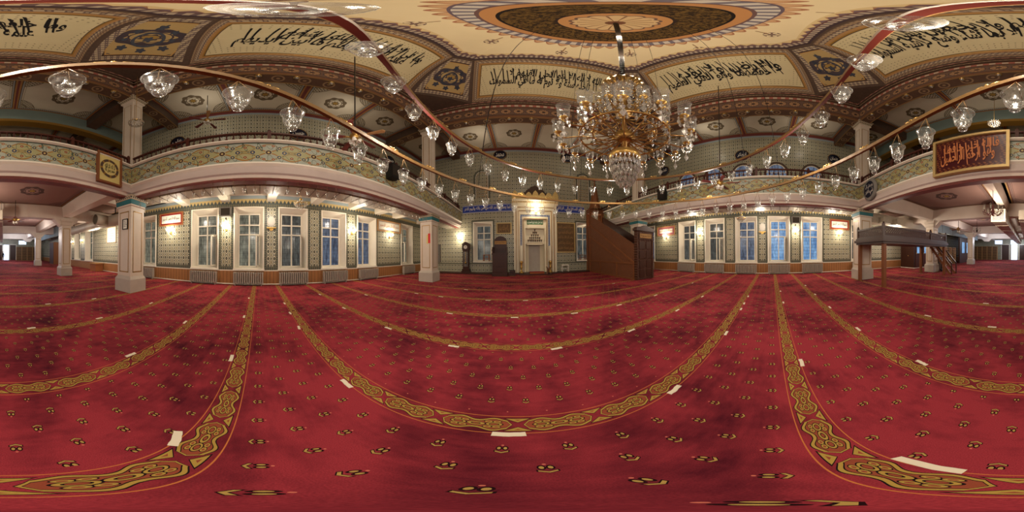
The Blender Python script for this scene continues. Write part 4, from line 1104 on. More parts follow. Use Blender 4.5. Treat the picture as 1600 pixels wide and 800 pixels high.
for k in range(26): xx = -1.15 + k*.092; mb.box(xx-.022, xx+.022, -.41, -.3, 3.62, 3.73, 'gold_cream')
part(mb, 'cornice', t)
mb = MB('gold_cream'); mb.box(-1.2, 1.2, -.44, -.36, 3.8, 4.0)
for k in range(7):
    xx = -1.03 + k*.345; h = .3 if k in (0, 6) else .2 + .1*(k == 3)
    mb.prism([(xx-.17, 4.0), (xx+.17, 4.0), (xx+.1, 4.0+h*.6), (xx, 4.0+h), (xx-.1, 4.0+h*.6)], 'y', -.43, -.38, 'gold_cream')
part(mb, 'crest', t)
mb = MB('umber'); P = [(-.75, 4.05)] + [(-.75 + 1.5*k/14, 4.05 + .55*sin(pi*k/14)**1.5 + .04*(k % 2)) for k in range(1, 14)] + [(.75, 4.05)]; mb.prism(P, 'y', -.3, -.24, 'umber'); part(mb, 'dark_pediment', t)
mb = MB('marble_cream', 'plinth_stone')       # hollow half-round recess
n = 14
for k in range(n):
    a, b = pi*k/n, pi*(k+1)/n; A = (-.5*cos(a), .42*sin(a)); B = (-.5*cos(b), .42*sin(b))
    mb.face([(A[0], A[1], 0), (B[0], B[1], 0), (B[0], B[1], 2.3), (A[0], A[1], 2.3)], 'plinth_stone' if 4 <= k <= 9 else 'marble_cream')
mb.face([(-.5*cos(pi*k/n), .42*sin(pi*k/n), 2.3) for k in range(n+1)], 'marble_cream'); mb.face([(-.5, 0, 0.001), (.5, 0, 0.001), (.5, .4, 0.001), (-.5, .4, 0.001)], 'plinth_stone')
mb.box(-.42, .42, .0, .02, 1.42, 1.46, 'marble_cream'); part(mb, 'niche', t)
mb = MB('marble_cream', 'gold_line'); mb.box(-.5, .5, .02, .06, 1.46, 2.3, 'marble_cream'); mb.box(-.46, .46, .012, .02, 1.49, 1.505, 'gold_line'); mb.box(-.46, .46, .012, .02, 2.255, 2.27, 'gold_line'); part(mb, 'niche_head', t)
mb = MB('umber', 'gold_line')                 # stalactite carving
for r, (w_, z) in enumerate(((.0, 2.14), (.085, 2.0), (.17, 1.86), (.26, 1.72), (.35, 1.58))):
    nn = (1, 3, 4, 6, 8)[r]
    for k in range(nn):
        xx = -w_ + 2*w_*k/max(nn-1, 1)
        mb.lathe([(.034, .10), (.03, .06), (.014, .02), (.004, -.03)], (xx, .0, z), 6, 'umber'); mb.lathe([(.045, .1), (.045, .115), (.002, .12)], (xx, .0, z), 8, 'gold_line')
part(mb, 'stalactite_carving', t)
mb = MB('green_script', 'gold_line')
simple('green_script', (70, 112, 70), .5); mb.box(-.43, .43, -.16, -.13, 2.48, 2.72, 'green_script')
mb.text('كلما دخل عليها زكريا المحراب', (-.4, .4, 2.51, 2.69), 'white_ink', lambda x, y: (x, -.166, y), .01); part(mb, 'green_plaque', t)
for s in (-1, 1): mb = MB('gold_line'); mb.disc((s*.36, -.155, 2.5), .045, 14, 'gold_line'); part(mb, 'gilt_boss', t)
# candlesticks
for s, nm in ((-1, 'left'), (1, 'right')):
    c = thing('candlestick', 'tall white candle in a brass floor candlestick %s of the niche opening' % nm, 'candlestick', (1.05 + s*.74, 8.2, -.93), 0, 'candlesticks by the prayer niche')
    mb = MB('brass'); mb.lathe([(.002, 0), (.13, 0), (.12, .04), (.05, .08), (.04, .2), (.08, .26), (.05, .32), (.07, .5), (.09, .54), (.05, .6)], n=14); part(mb, 'stand', c)
    mb = MB('candle_wax'); mb.lathe([(.045, .6), (.043, 1.35), (.03, 1.37), (.002, 1.37)], n=12); part(mb, 'candle', c)
t = thing('cushion_mat', 'red padded mat on the floor before the niche', 'mat', (1.05, 7.95, -.95))
mb = MB('red_cloth'); mb.lathe([(.002, 0)], n=4) if False else mb.prism([(-.34, 0), (.34, 0), (.36, .04), (.34, .09), (-.34, .09), (-.36, .04)], 'y', -.16, .16); part(mb, 'pad', t)
mb = MB('gold_line'); mb.box(-.36, .36, -.175, -.16, .03, .06); part(mb, 'trim_cord', t)
t = thing('book_rest', 'small wooden folding book rest right of the red mat', 'book rest', (1.62, 7.9, -.95))
for sgn in (-1, 1):
    mb = MB('mid_wood'); mb.M = Matrix.Translation((0, 0, .15)) @ Matrix.Rotation(radians(sgn*25), 4, 'Y'); mb.box(-.012, .012, -.12, .12, -.16, .2); part(mb, 'leaf_board', t)
# clock
t = thing('grandfather_clock', 'dark grandfather clock with white dial against the tiles', 'clock', (-2.62, YQ-.17, -.93))
mb = MB('dark_wood'); mb.box(-.24, .24, -.14, .16, 0, .07); mb.box(-.2, .2, -.11, .16, .07, .18); part(mb, 'base', t)
mb = MB('dark_wood'); mb.box(-.16, .16, -.08, .15, .18, 1.18); part(mb, 'case', t)
mb = MB('dark_wood'); mb.box(-.19, .19, -.11, .16, 1.18, 1.5); mb.prism([(-.2, 1.5), (.2, 1.5), (.1, 1.58), (0, 1.63), (-.1, 1.58)], 'y', -.12, .16); part(mb, 'hood', t)
mb = MB('white_ink', 'ink'); mb.disc((0, -.115, 1.34), .1, 24, 'white_ink'); mb.box(-.006, .006, -.12, -.117, 1.34, 1.41, 'ink'); mb.box(0, .05, -.12, -.117, 1.335, 1.347, 'ink'); part(mb, 'dial', t, 'white dial with dark hands')
mb = MB('pane_clear'); mb.box(-.11, .11, -.085, -.081, .3, 1.1); part(mb, 'glass_door', t)
mb = MB('brass'); mb.box(-.008, .008, -.09, -.086, .55, 1.1); mb.lathe([(.002, -.1), (.06, -.095), (.002, -.086)], (0, 0, .5), 16, ax='y'); part(mb, 'pendulum', t)
# preacher's chair
t = thing('preacher_desk', 'dark wooden preaching chair with an arched back and gilt script strip', 'preaching chair', (-.72, 7.75, -1))
mb = MB('dark_wood'); mb.box(-.36, .36, -.3, .4, 0, .12); mb.box(-.34, .34, -.27, .38, .12, 1.0); mb.box(-.37, .37, -.31, .39, 1.0, 1.06)
for k in range(3): mb.box(-.3, .3, -.285, -.27, .2+k*.27, .42+k*.27)
part(mb, 'body', t)
mb = MB('dark_wood'); P = [(-.31, 1.06), (.31, 1.06)] + [(.31*cos(pi*k/14), 1.62 + .28*sin(pi*k/14)) for k in range(15)]; mb.prism(P, 'y', .26, .36); part(mb, 'arched_back', t)
for s in (-1, 1): mb = MB('dark_wood'); mb.box(min(s*.3, s*.35), max(s*.3, s*.35), -.25, .3, 1.06, 1.35); part(mb, 'armrest', t)
mb = MB('tan', 'ink'); mb.box(-.29, .29, .24, .262, 1.5, 1.66, 'tan'); mb.text(BIS, (-.24, .24, 1.53, 1.63), 'ink', lambda x, y: (x, .236, y), .004); part(mb, 'script_strip', t)
mb = MB('dark_metal'); mb.tube([(-.33, -.2, 1.08), (-.36, -.3, 1.2), (-.3, -.36, 1.28)], .01); mb.ball((-.3, -.36, 1.28), .025); part(mb, 'microphone', t)
mb = MB('dark_wood'); mb.box(.4, .72, -.2, .25, 0, .12); mb.box(.45, .72, .0, .25, .12, .24); part(mb, 'step', t)
# framed script on the niche wall
framed('q', -.58, 1.38, .4, .3, 'dark script sheet in a gold frame above the preaching chair', 'gilt', 'gold_script_board', 'tan', 'ان الله وملائكته يصلون')
t = thing('script_panel', 'large gilt frame of dense dark script between niche and right window', 'framed script', (2.76, YQ, .9))
hw, hh = .56, .84
mb = MB('mid_wood', 'gilt')
for a0, a1, b0, b1 in ((-hw, -hw+.07, -hh, hh), (hw-.07, hw, -hh, hh), (-hw+.07, hw-.07, -hh, -hh+.07), (-hw+.07, hw-.07, hh-.07, hh)): mb.box(a0, a1, -.06, 0, b0, b1, 'gilt')
part(mb, 'frame', t)
mb = MB('gold_script_board', 'tan'); mb.box(-hw+.06, hw-.06, -.03, -.001, -hh+.06, hh-.06, 'gold_script_board')
for k, s_ in enumerate(('بسم الله الرحمن الرحيم', 'انا فتحنا لك فتحا مبينا', 'ليغفر لك الله ما تقدم', 'من ذنبك وما تاخر', 'ويتم نعمته عليك')):
    z = hh - .38 - k*.29; mb.text(s_, (-hw+.12, hw-.12, z, z+.22), 'tan', lambda x, y: (x, -.035, y), .012)
part(mb, 'script_field', t)
# ------------------------------------------------------------------ stools
def stool(name, label, loc, wd, h, m, rz=0):
    t = thing(name, label, 'stool', loc, rz)
    mb = MB(m); mb.box(-wd, wd, -wd*.7, wd*.7, h-.035, h); part(mb, 'seat', t)
    for sx in (-1, 1):
        for sy in (-1, 1): mb = MB(m); mb.box(sx*wd*.85-.016, sx*wd*.85+.016, sy*wd*.55-.016, sy*wd*.55+.016, 0, h-.035); part(mb, 'leg', t)
    mb = MB(m); mb.box(-wd*.85, wd*.85, -.012, .012, h*.35, h*.35+.03); part(mb, 'stretcher', t); return t
stool('small_table', 'small brown wooden table with a cloth standing before the left niche wall window', (-1.62, 8.42, -.36+.0), .18, .35, 'orange_wood') if False else None
stool('small_table', 'small reddish wooden table in the left niche wall window', (-1.55, YQ+.1, -.34), .17, .34, 'orange_wood')
stool('small_table', 'small brown wooden table in the right niche wall window', (3.8, YQ+.1, -.34), .19, .28, 'mid_wood')
stool('white_stool', 'low white stool against the tiles right of the niche', (2.62, 8.35, -.93), .2, .36, 'white_paint')
# ------------------------------------------------------------------ pulpit stair (minbar)
t = thing('pulpit_stair', 'tall carved wooden pulpit with a straight stair and door frame', 'pulpit', (4.48, 6.2, -1))
xa, xb = -.39, .39; yf, yb = -1.8, 2.35         # front door end .. wall end
for s, x in ((-1, xa), (1, xb)):
    mb = MB('carved_y'); P = [(yf+.1, 0), (yb, 0), (yb, 2.55), (yb-.35, 2.55), (yf+.1, .62)]
    mb.prism(P, 'x', x-.03, x+.03, 'carved_y'); part(mb, 'side_panel', t)
    mb = MB('mid_wood'); BARN = [0]
    def bar(p, q, w_, m='mid_wood', o=.05):
        BARN[0] += 1; o += .0022*BARN[0]; d = Vector((q[0]-p[0], q[1]-p[1])).normalized(); nx, nz = -d.y*w_, d.x*w_
        mb.prism([(p[0]-nx, p[1]-nz), (q[0]-nx, q[1]-nz), (q[0]+nx, q[1]+nz), (p[0]+nx, p[1]+nz)], 'x', x-o, x+o, m)
    bar((yf+.1, .62), (yb-.35, 2.6), .04); bar((yf+.75, .62), (yb-.3, 1.95), .035); bar((yf+.1, .62), (yb, .62), .03); bar((yf+.1, .03), (yb, .03), .03)
    for yy in (yf+.15, -.55, .85, yb-.35): bar((yy, 0), (yy, .62), .03)
    bar((yb-.35, 0), (yb-.35, 3.3), .04); bar((yb, 0), (yb, 3.3), .04)
    part(mb, 'side_rails', t)
    mb = MB('balustrade_wood') if 'balustrade_wood' in MAT else MB('carved_y')
    mb.prism([(yf+.1, .66), (yb-.35, 2.62), (yb-.35, 3.15), (yf+.1, 1.3)], 'x', x-.02, x+.02, 'dark_wood' if s > 0 else 'carved_y'); part(mb, 'balustrade', t)
mb = MB('dark_wood')
for k in range(10): yy = yf + .15 + k*.36; mb.box(xa, xb, yy, yy+.4, .0 if k == 0 else .2*k - .1, .2*(k+1))
part(mb, 'steps', t)
mb = MB('carved_x'); mb.box(xa-.06, xa+.02, yf-.06, yf+.1, 0, 1.82); mb.box(xb-.02, xb+.06, yf-.06, yf+.1, 0, 1.82); mb.box(xa, xb, yf-.06, yf+.1, 1.5, 1.82); part(mb, 'door_frame', t)
for s in (-1, 1):
    mb = MB('carved_x', 'dark_wood'); mb.box(min(0, s*.37), max(0, s*.37), yf-.03, yf+.0, .02, 1.5, 'carved_x')
    for k in range(4): zz = .1 + k*.35; mb.box(min(s*.05, s*.32), max(s*.05, s*.32), yf-.05, yf-.03, zz, zz+.28, 'dark_wood')
    mb.ball((s*.03, yf-.05, .8), .018, 'dark_wood'); part(mb, 'door_leaf', t)
mb = MB('tan', 'ink'); mb.box(-.3, .3, yf-.08, yf-.06, 1.56, 1.72, 'tan'); mb.text('لا اله الا الله محمد رسول الله', (-.27, .27, 1.585, 1.695), 'ink', lambda x, y: (x, yf-.084, y), .006); part(mb, 'script_strip', t)
mb = MB('dark_wood'); mb.box(xa-.1, xb+.1, yf-.1, yf+.13, 1.82, 1.9); mb.prism([(xa-.1, 1.9), (xb+.1, 1.9), (xb+.05, 1.96), (.2, 1.99), (0, 2.06), (-.2, 1.99), (xa-.05, 1.96)], 'y', yf-.08, yf+.1); part(mb, 'door_crest', t)
mb = MB('mid_wood', 'carved_y')                 # canopy over the top landing
for x in (xa, xb):
    for yy in (yb-.35, yb): mb.box(x-.05, x+.05, yy-.05, yy+.05, 2.5, 3.5)
mb.box(xa-.06, xb+.06, yb-.42, yb+.06, 3.3, 3.56, 'carved_y'); part(mb, 'canopy_frame', t)
mb = MB('mid_wood'); mb.lathe([(.46, 3.56), (.34, 3.66), (.30, 3.9), (.26, 3.95), (.2, 4.5), (.05, 5.2), (.03, 5.4), (.06, 5.45), (.002, 5.6)], (0, yb-.18, 0), 8, smooth=False); part(mb, 'spire', t)
# ------------------------------------------------------------------ müezzin platform
t = thing('raised_platform', 'dark wooden platform on posts with pierced railing beside the rear right pillar', 'platform', (4.14, -4.58, -1))
hx, hy = .68, 1.73
for sx in (-1, 1):
    for sy in (-1, 1):
        mb = MB('mid_wood'); x, y = sx*(hx-.04), sy*(hy-.05); mb.box(x-.05, x+.05, y-.05, y+.05, 0, 1.25)
        for k in (-1, 1): mb.box(x+k*.02-.008, x+k*.02+.008, y-.056, y+.056, .05, 1.2)
        part(mb, 'post', t)
mb = MB('dark_wood'); mb.box(-hx-.05, hx+.05, -hy-.05, hy+.05, 1.22, 1.28); mb.box(-hx-.1, hx+.1, -hy-.1, hy+.1, 1.28, 1.36); mb.box(-hx-.06, hx+.06, -hy-.06, hy+.06, 1.36, 1.42); part(mb, 'deck', t)
for s in (-1, 1):
    mb = MB('lattice_x', 'dark_wood'); y = s*hy; mb.box(-hx, hx, y-.012, y+.012, 1.45, 1.67, 'lattice_x'); mb.box(-hx, hx, y-.03, y+.03, 1.67, 1.72, 'dark_wood'); mb.box(-hx, hx, y-.03, y+.03, 1.41, 1.46, 'dark_wood'); part(mb, 'pierced_railing', t)
    mb = MB('lattice_y', 'dark_wood'); x = s*hx; mb.box(x-.012, x+.012, -hy, hy, 1.45, 1.67, 'lattice_y'); mb.box(x-.03, x+.03, -hy, hy, 1.67, 1.72, 'dark_wood'); mb.box(x-.03, x+.03, -hy, hy, 1.41, 1.46, 'dark_wood'); part(mb, 'pierced_railing', t)
for x, y in ((-hx, hy), (hx, hy), (-hx, -.55), (-hx, -hy), (hx, -hy), (hx, -.55)):
    mb = MB('dark_wood'); mb.box(x-.035, x+.035, y-.035, y+.035, 1.4, 1.78); mb.ball((x, y, 1.8), .035); part(mb, 'newel', t)
t = thing('platform_stair', 'narrow brown wooden stair leading up to the dark platform', 'stair', (3.7, -6.68, -1))
for s in (-1, 1):
    mb = MB('mid_wood'); mb.prism([(-.5, 0), (-.36, 0), (.75, 1.3), (.6, 1.3)], 'y', s*.24-.02, s*.24+.02); part(mb, 'stringer', t)
    mb = MB('dark_wood'); mb.prism([(-.5, .5), (-.46, .46), (.72, 1.72), (.68, 1.76)], 'y', s*.24-.02, s*.24+.02); mb.box(-.5, -.46, s*.24-.02, s*.24+.02, 0, .52); part(mb, 'handrail', t)
mb = MB('mid_wood')
for k in range(6): z = .15 + k*.2; x = -.36 + (z)*.85; mb.box(x-.08, x+.1, -.22, .22, z, z+.03)
part(mb, 'treads', t)
t = thing('folded_trolley', 'dark folded trolley with a grey bag under the platform stair', 'trolley', (4.3, -7.25, -1))
mb = MB('black'); mb.tube([(-.1, 0, .08), (-.12, 0, .9), (-.05, 0, .95)], .015); mb.tube([(.12, 0, .08), (.1, 0, .9), (-.05, 0, .95)], .015); mb.box(-.14, .14, -.2, .02, .06, .09); part(mb, 'trolley_frame', t)
for s in (-1, 1):
    mb = MB('black'); mb.lathe([(.002, -.02), (.07, -.02), (.07, .02), (.002, .02)], (s*.13, .05, .075), 14, ax='x'); part(mb, 'wheel', t)
mb = MB('grey_box'); mb.lathe([(.002, .1), (.11, .12), (.14, .3), (.12, .6), (.05, .72), (.002, .73)], (0, -.08, 0), 12); part(mb, 'bag', t)
# ------------------------------------------------------------------ great chandelier (local z 0 = lowest crystal)
t = thing('great_chandelier', 'huge tiered brass and crystal chandelier hanging from the dome middle', 'chandelier', (CH[0], CH[1], .67))
mb = MB('dark_metal'); mb.tube([(0, 0, 2.0), (0, 0, 8.19)], .022, 8)
for k in range(60): mb.ball((0, 0, 2.1 + k*.1), .03, 0, 6, 4)
part(mb, 'hanging_chain', t)
mb = MB('brass'); mb.tube([(0, 0, .3), (0, 0, 2.0)], .02, 8); mb.lathe([(.02, 1.0), (.07, 1.04), (.09, 1.1), (.04, 1.16), (.03, 1.3), (.06, 1.36), (.03, 1.42)], n=16); mb.lathe([(.02, .57), (.07, .59), (.10, .64), (.09, .69), (.04, .72)], n=20); part(mb, 'stem', t)
def drop(mb, x, y, z, s=1):
    mb.lathe([(.002, -.07*s), (.013*s, -.045*s), (.004, -.015*s), (.009*s, 0), (.002, .012*s)], (x, y, z), 5, 'crystal', smooth=False)
mb = MB('brass')
for k in range(14):
    a = 2*pi*k/14
    mb.tube([(.04*cos(a), .04*sin(a), 1.74), (.12*cos(a), .12*sin(a), 1.70), (.2*cos(a), .2*sin(a), 1.80), (.17*cos(a+.12), .17*sin(a+.12), 1.94)], [.012, .014, .02, .006], 5)
    b = a + .2; mb.tube([(.1*cos(b), .1*sin(b), 1.86), (.15*cos(b), .15*sin(b), 1.95), (.11*cos(b), .11*sin(b), 2.04)], [.012, .02, .004], 5)
part(mb, 'crown', t)
mb = MB('crystal')
for k in range(18):
    a = 2*pi*k/18
    for z in (1.66, 1.56): drop(mb, .17*cos(a), .17*sin(a), z, 1.1)
part(mb, 'crown_crystals', t)['kind'] = 'stuff'
def arms(n, R, z, rise, ph, cups):
    for k in range(n):
        a = ph + 2*pi*k/n; c, s = cos(a), sin(a)
        mb = MB('brass'); P = [(.03*c, .03*s, z), (R*.3*c, R*.3*s, z - rise*.5), (R*.65*c, R*.65*s, z - rise*.2), (R*.9*c, R*.9*s, z - rise*.45), (R*c, R*s, z - .02), (R*c, R*s, z+.03)]
        mb.tube(P, [.009, .007, .007, .008, .008, .008], 5)
        mb.tube([(R*.62*c, R*.62*s, z-rise*.2), (R*.72*c, R*.72*s, z+.07), (R*.62*c, R*.62*s, z+.1), (R*.58*c, R*.58*s, z+.04)], .005, 5)
        mb.lathe([(.01, z), (.034, z+.02), (.038, z+.03)], (R*c, R*s, 0), 8)
        p = part(mb, 'arm', t)
        mb = MB('glass'); mb.lathe([(.025, .03), (.05, .07), (.052, .14), (.045, .19), (.06, .23)], (R*c, R*s, z), 10); part(mb, 'glass_cup', p)
        mb = MB('crystal')
        for q in range(5):
            b = 2*pi*q/5; drop(mb, R*c + .045*cos(b), R*s + .045*sin(b), z - .02, 1.2)
        drop(mb, R*c, R*s, z-.11, 1.9); mb.tube([(R*c, R*s, z-.1), (R*c, R*s, z)], .003, 4, 'crystal'); part(mb, 'crystal_drops', p)
arms(10, .40, .94, .12, 0, 1); arms(16, .61, .60, .12, .1, 1); arms(8, .22, 1.34, .1, .25, 1)
mb = MB('brass')
N = 48; mb.tube([(.42*cos(2*pi*k/N), .42*sin(2*pi*k/N), .64) for k in range(N)], .011, 6, closed=True); mb.tube([(.30*cos(2*pi*k/N), .30*sin(2*pi*k/N), .70) for k in range(N)], .009, 6, closed=True)
part(mb, 'hoop', t)
for k in range(20):
    a = 2*pi*k/20; mb = MB('brass'); mb.tube([(.1*cos(a), .1*sin(a), .67), (.42*cos(a), .42*sin(a), .64)], .006, 5); part(mb, 'spoke', t)
mb = MB('crystal')
for k in range(40):
    a = 2*pi*k/40; drop(mb, .42*cos(a), .42*sin(a), .60, 1.1)
part(mb, 'hoop_crystals', t)['kind'] = 'stuff'
mb = MB('brass'); mb.lathe([(.125, .30), (.15, .33), (.15, .37), (.13, .40), (.11, .40), (.11, .33)], n=32); part(mb, 'basket_band', t)
mb = MB('crystal')
for r, z, n in ((.14, .29, 22), (.125, .22, 20), (.105, .15, 16), (.08, .10, 12), (.05, .06, 8), (0, .04, 1)):
    for k in range(n): a = 2*pi*k/n + z*9; drop(mb, r*cos(a), r*sin(a), z+.02, 1.5)
mb.ball((0, 0, .2), .07, 'crystal', 8, 6, 1.3); part(mb, 'basket_crystals', t)['kind'] = 'stuff'
mb = MB('crystal')
for k in range(24):
    a = 2*pi*k/24
    for q in range(5):
        f = q/4; r = .17 + .2*f; mb.ball((r*cos(a), r*sin(a), 1.66 - .3*f - .12*sin(pi*f)), .011, 'crystal', 5, 3)
part(mb, 'crystal_strings', t)['kind'] = 'stuff'
# ------------------------------------------------------------------ brass lamp rings and their glass lamps
RINGS = {'A': ((.95, 1.22), 1.60, 1.5, 30, 216.8, 12.0), 'B': ((.99, 1.155), 2.02, 1.1, 44, 209.7, 360/44)}
protos = {}
def glass_lamp(loc, label, group, rz):
    if 'lamp' in protos: return dup(protos['lamp'], loc, rz, label, group)
    t = thing('glass_lamp', label, 'glass lamp', loc, rz, group); protos['lamp'] = t
    mb = MB('glass'); mb.lathe([(.002, 0), (.022, .004), (.026, .018), (.014, .03), (.022, .038), (.04, .055), (.047, .09), (.048, .125), (.055, .155), (.062, .165), (.06, .168)], n=18); part(mb, 'glass_bowl', t)
    mb = MB('glass'); mb.lathe([(.002, .05), (.02, .055), (.028, .08), (.022, .11), (.014, .13), (.016, .15)], n=12); part(mb, 'inner_cup', t)
    mb = MB('rail_brass')
    for k in range(3):
        a = 2*pi*k/3; mb.tube([(.058*cos(a), .058*sin(a), .165), (.0, 0, .335)], .0025, 3)
    part(mb, 'chain', t); return t
for key, (c, R, z, n, ph, st) in RINGS.items():
    nm = 'smaller upper' if key == 'A' else 'larger lower'
    t = thing('lamp_ring', '%s brass ring of glass lamps circling the great chandelier' % nm, 'lamp ring', (c[0], c[1], z), 0, 'brass lamp rings')
    N = 96; mb = MB('rail_brass', 'bar_red')
    for k in range(N):
        a0, a1 = 2*pi*k/N, 2*pi*(k+1)/N; Q = lambda rr, aa, zz: (rr*cos(aa), rr*sin(aa), zz)
        for (ra, za, rb, zb, mm) in ((R-.013, -.018, R+.013, -.018, 'bar_red' if key == 'A' else 'rail_brass'), (R+.013, -.018, R+.018, .018, 'rail_brass'), (R+.018, .018, R-.018, .018, 'rail_brass'), (R-.018, .018, R-.013, -.018, 'rail_brass')):
            mb.face([Q(ra, a0, za), Q(ra, a1, za), Q(rb, a1, zb), Q(rb, a0, zb)], mm)
    part(mb, 'hoop', t)
    for k in range(4):
        a = radians((-40, 28, 80, 140)[k] + (8 if key == 'A' else 0)); mb = MB('dark_metal'); r1 = .6 if key == 'A' else .75; mb.tube([(R*cos(a), R*sin(a), 0), (r1*cos(a), r1*sin(a), 8.72 - z)], .004, 4); part(mb, 'cable', t)
    for k in range(n//2):
        a = radians(ph + st*(2*k+.5)); x, y = R*cos(a), R*sin(a); tx, ty = -sin(a), cos(a)
        mb = MB('brass')
        for s in (-1, 1): mb.tube([(x, y, .015), (x + s*tx*.03, y + s*ty*.03, .05), (x + s*tx*.06, y + s*ty*.06, .05), (x + s*tx*.06, y + s*ty*.06, .025), (x + s*tx*.035, y + s*ty*.035, .03)], .008, 5)
        mb.ball((x, y, .05), .014, 'brass', 6, 4); part(mb, 'scroll_finial', t)
    for k in range(n):
        a = radians(ph + st*k); glass_lamp((c[0] + R*cos(a), c[1] + R*sin(a), z - .358), 'clear glass bell lamp hanging by three chains from the %s brass ring' % nm, 'glass lamps of the %s ring' % nm, a)
# small lamps in a row below each gallery front
def small_lamp(loc, label, group):
    if 'small' in protos: return dup(protos['small'], loc, 0, label, group)
    t = thing('small_glass_lamp', label, 'glass lamp', loc, 0, group); protos['small'] = t
    mb = MB('glass'); mb.lathe([(.002, 0), (.014, .003), (.01, .02), (.024, .04), (.028, .08), (.036, .1)], n=10); part(mb, 'glass_cup', t)
    mb = MB('rail_brass')
    for k in (-1, 1): mb.tube([(.03*k, 0, .1), (0, 0, .18)], .003, 3)
    mb.tube([(0, 0, .18), (0, 0, .3)], .003, 3); part(mb, 'wire', t); return t
for s, x in (('left', GL-.1), ('right', GR+.1)):
    for k in range(39):
        small_lamp((x, -2.75 + k*.205, 1.2), 'small clear glass cup lamp hung below the %s gallery front' % s, 'small lamps below the %s gallery front' % s)
# round bulbs along the nave beams
def beam_bulb(loc, label, group):
    if 'bb' in protos: return dup(protos['bb'], loc, 0, label, group)
    t = thing('beam_light', label, 'ceiling light', loc, 0, group); protos['bb'] = t
    mb = MB('brass'); mb.lathe([(.03, .05), (.07, .06), (.07, .085)], n=12); part(mb, 'cap', t)
    mb = MB('crystal'); mb.lathe([(.002, 0), (.035, .01), (.05, .04), (.03, .06)], n=12); part(mb, 'bulb', t); return t
def bulbs(pts, nm):
    for p in pts: beam_bulb((*p, ZB0-.085), 'small round unlit bulb under the %s nave beam' % nm, 'bulbs under the %s nave beam' % nm)
bulbs([(NX0-.1, -2.3 + k*.75) for k in range(10)], 'left'); bulbs([(NX1+.1, -2.3 + k*.75) for k in range(10)], 'right')
bulbs([(-2.4 + k*.75, NY1+.1) for k in range(10)], 'front'); bulbs([(-2.4 + k*.75, NY0-.1) for k in range(10)], 'rear')
# ------------------------------------------------------------------ small chandeliers
def crystal_basket(loc, label, top):
    t = thing('crystal_chandelier', label, 'chandelier', loc, 0, 'small crystal chandeliers')
    mb = MB('brass'); mb.tube([(0, 0, .3), (0, 0, top)], .006, 5); mb.lathe([(.03, .28), (.05, .31), (.02, .34)], n=12); mb.lathe([(.17, .15), (.185, .165), (.17, .18)], n=20); part(mb, 'brass_frame', t)
    mb = MB('crystal')
    for r, z, n in ((.18, .14, 18), (.14, .10, 14), (.1, .06, 10), (.05, .03, 6), (0, .0, 1)):
        for k in range(n): drop(mb, r*cos(2*pi*k/n), r*sin(2*pi*k/n), z+.06, 1.2)
    for k in range(12):
        a = 2*pi*k/12
        for f in (.2, .4, .6, .8): mb.ball((.04*cos(a)*(1-f) + .18*cos(a)*f, .04*sin(a)*(1-f) + .18*sin(a)*f, .28 - .12*f), .012, 'crystal', 5, 3)
    part(mb, 'crystals', t)
crystal_basket((-4.35, 1.13, 1.28), 'small crystal basket chandelier under the left gallery', ZG-1.28)
crystal_basket((6.2, 1.13, 1.14), 'small crystal basket chandelier under the right gallery', ZG-1.14)
crystal_basket((-2.72, -2.62, 3.7), 'small gilt crystal chandelier hanging before the rear left upper column', ZB1-3.7+.04)
crystal_basket((.97, -4.5, 4.4), 'crystal basket chandelier hanging above the rear gallery railing', ZC-4.4)
def candle_chandelier(loc, label, top, n=8, R=.26):
    t = thing('candle_chandelier', label, 'chandelier', loc, 0, 'arm chandeliers of the rear room')
    mb = MB('dark_metal' if n < 8 else 'oxblood'); mb.tube([(0, 0, .1), (0, 0, top)], .008, 6); mb.lathe([(.002, 0), (.04, .03), (.025, .07), (.05, .12), (.02, .2), (.03, .24), (.015, .3)], n=12); part(mb, 'stem', t)
    for k in range(n):
        a = 2*pi*k/n; c, s = cos(a), sin(a)
        mb = MB('oxblood'); mb.tube([(.02*c, .02*s, .1), (R*.5*c, R*.5*s, .03), (R*.95*c, R*.95*s, .06), (R*c, R*s, .13)], .009, 5); mb.lathe([(.01, .12), (.035, .14)], (R*c, R*s, 0), 8); p = part(mb, 'arm', t)
        mb = MB('glass'); mb.lathe([(.025, .14), (.03, .2), (.026, .3)], (R*c, R*s, 0), 10); part(mb, 'glass_tube', p)
        mb = MB('candle_wax'); mb.lathe([(.012, .14), (.012, .24), (.002, .25)], (R*c, R*s, 0), 8); part(mb, 'candle', p)
candle_chandelier((.93, -4.3, .98), 'dark arm chandelier with glass candle tubes under the rear gallery', ZG-.98)
candle_chandelier((2.75, -8.6, 1.05), 'arm chandelier farther back on the right in the rear room', ZG-1.05, 6, .2)
def fan(loc, label, top, rz=0):
    t = thing('ceiling_fan', label, 'ceiling fan', loc, rz, 'ceiling fans')
    mb = MB('dark_metal'); mb.tube([(0, 0, .1), (0, 0, top)], .012, 6); part(mb, 'rod', t)
    mb = MB('brass'); mb.lathe([(.002, -.06), (.06, -.05), (.09, 0), (.09, .06), (.05, .1), (.02, .14)], n=16); part(mb, 'motor', t)
    for k in range(5):
        a = 2*pi*k/5; mb = MB('oxblood' if k % 5 else 'pale_wood', 'brass'); mb.M = Matrix.Rotation(a, 4, 'Z') @ Matrix.Rotation(radians(10), 4, 'X')
        mb.prism([(.16, -.03), (.5, -.055), (.53, 0), (.5, .055), (.16, .03)], 'z', .0, .012, 0); mb.box(.06, .2, -.012, .012, -.004, .016, 'brass'); part(mb, 'blade', t)
    for k in range(4):
        a = 2*pi*k/4 + .3; c, s = cos(a), sin(a); mb = MB('white_ink'); mb.M = Matrix.Translation((.09*c, .09*s, -.08)) @ Matrix.Rotation(.6, 4, Vector((-s, c, 0)));  mb.lathe([(.02, .02), (.03, 0), (.05, -.06)], n=10); part(mb, 'lamp_shade', t)
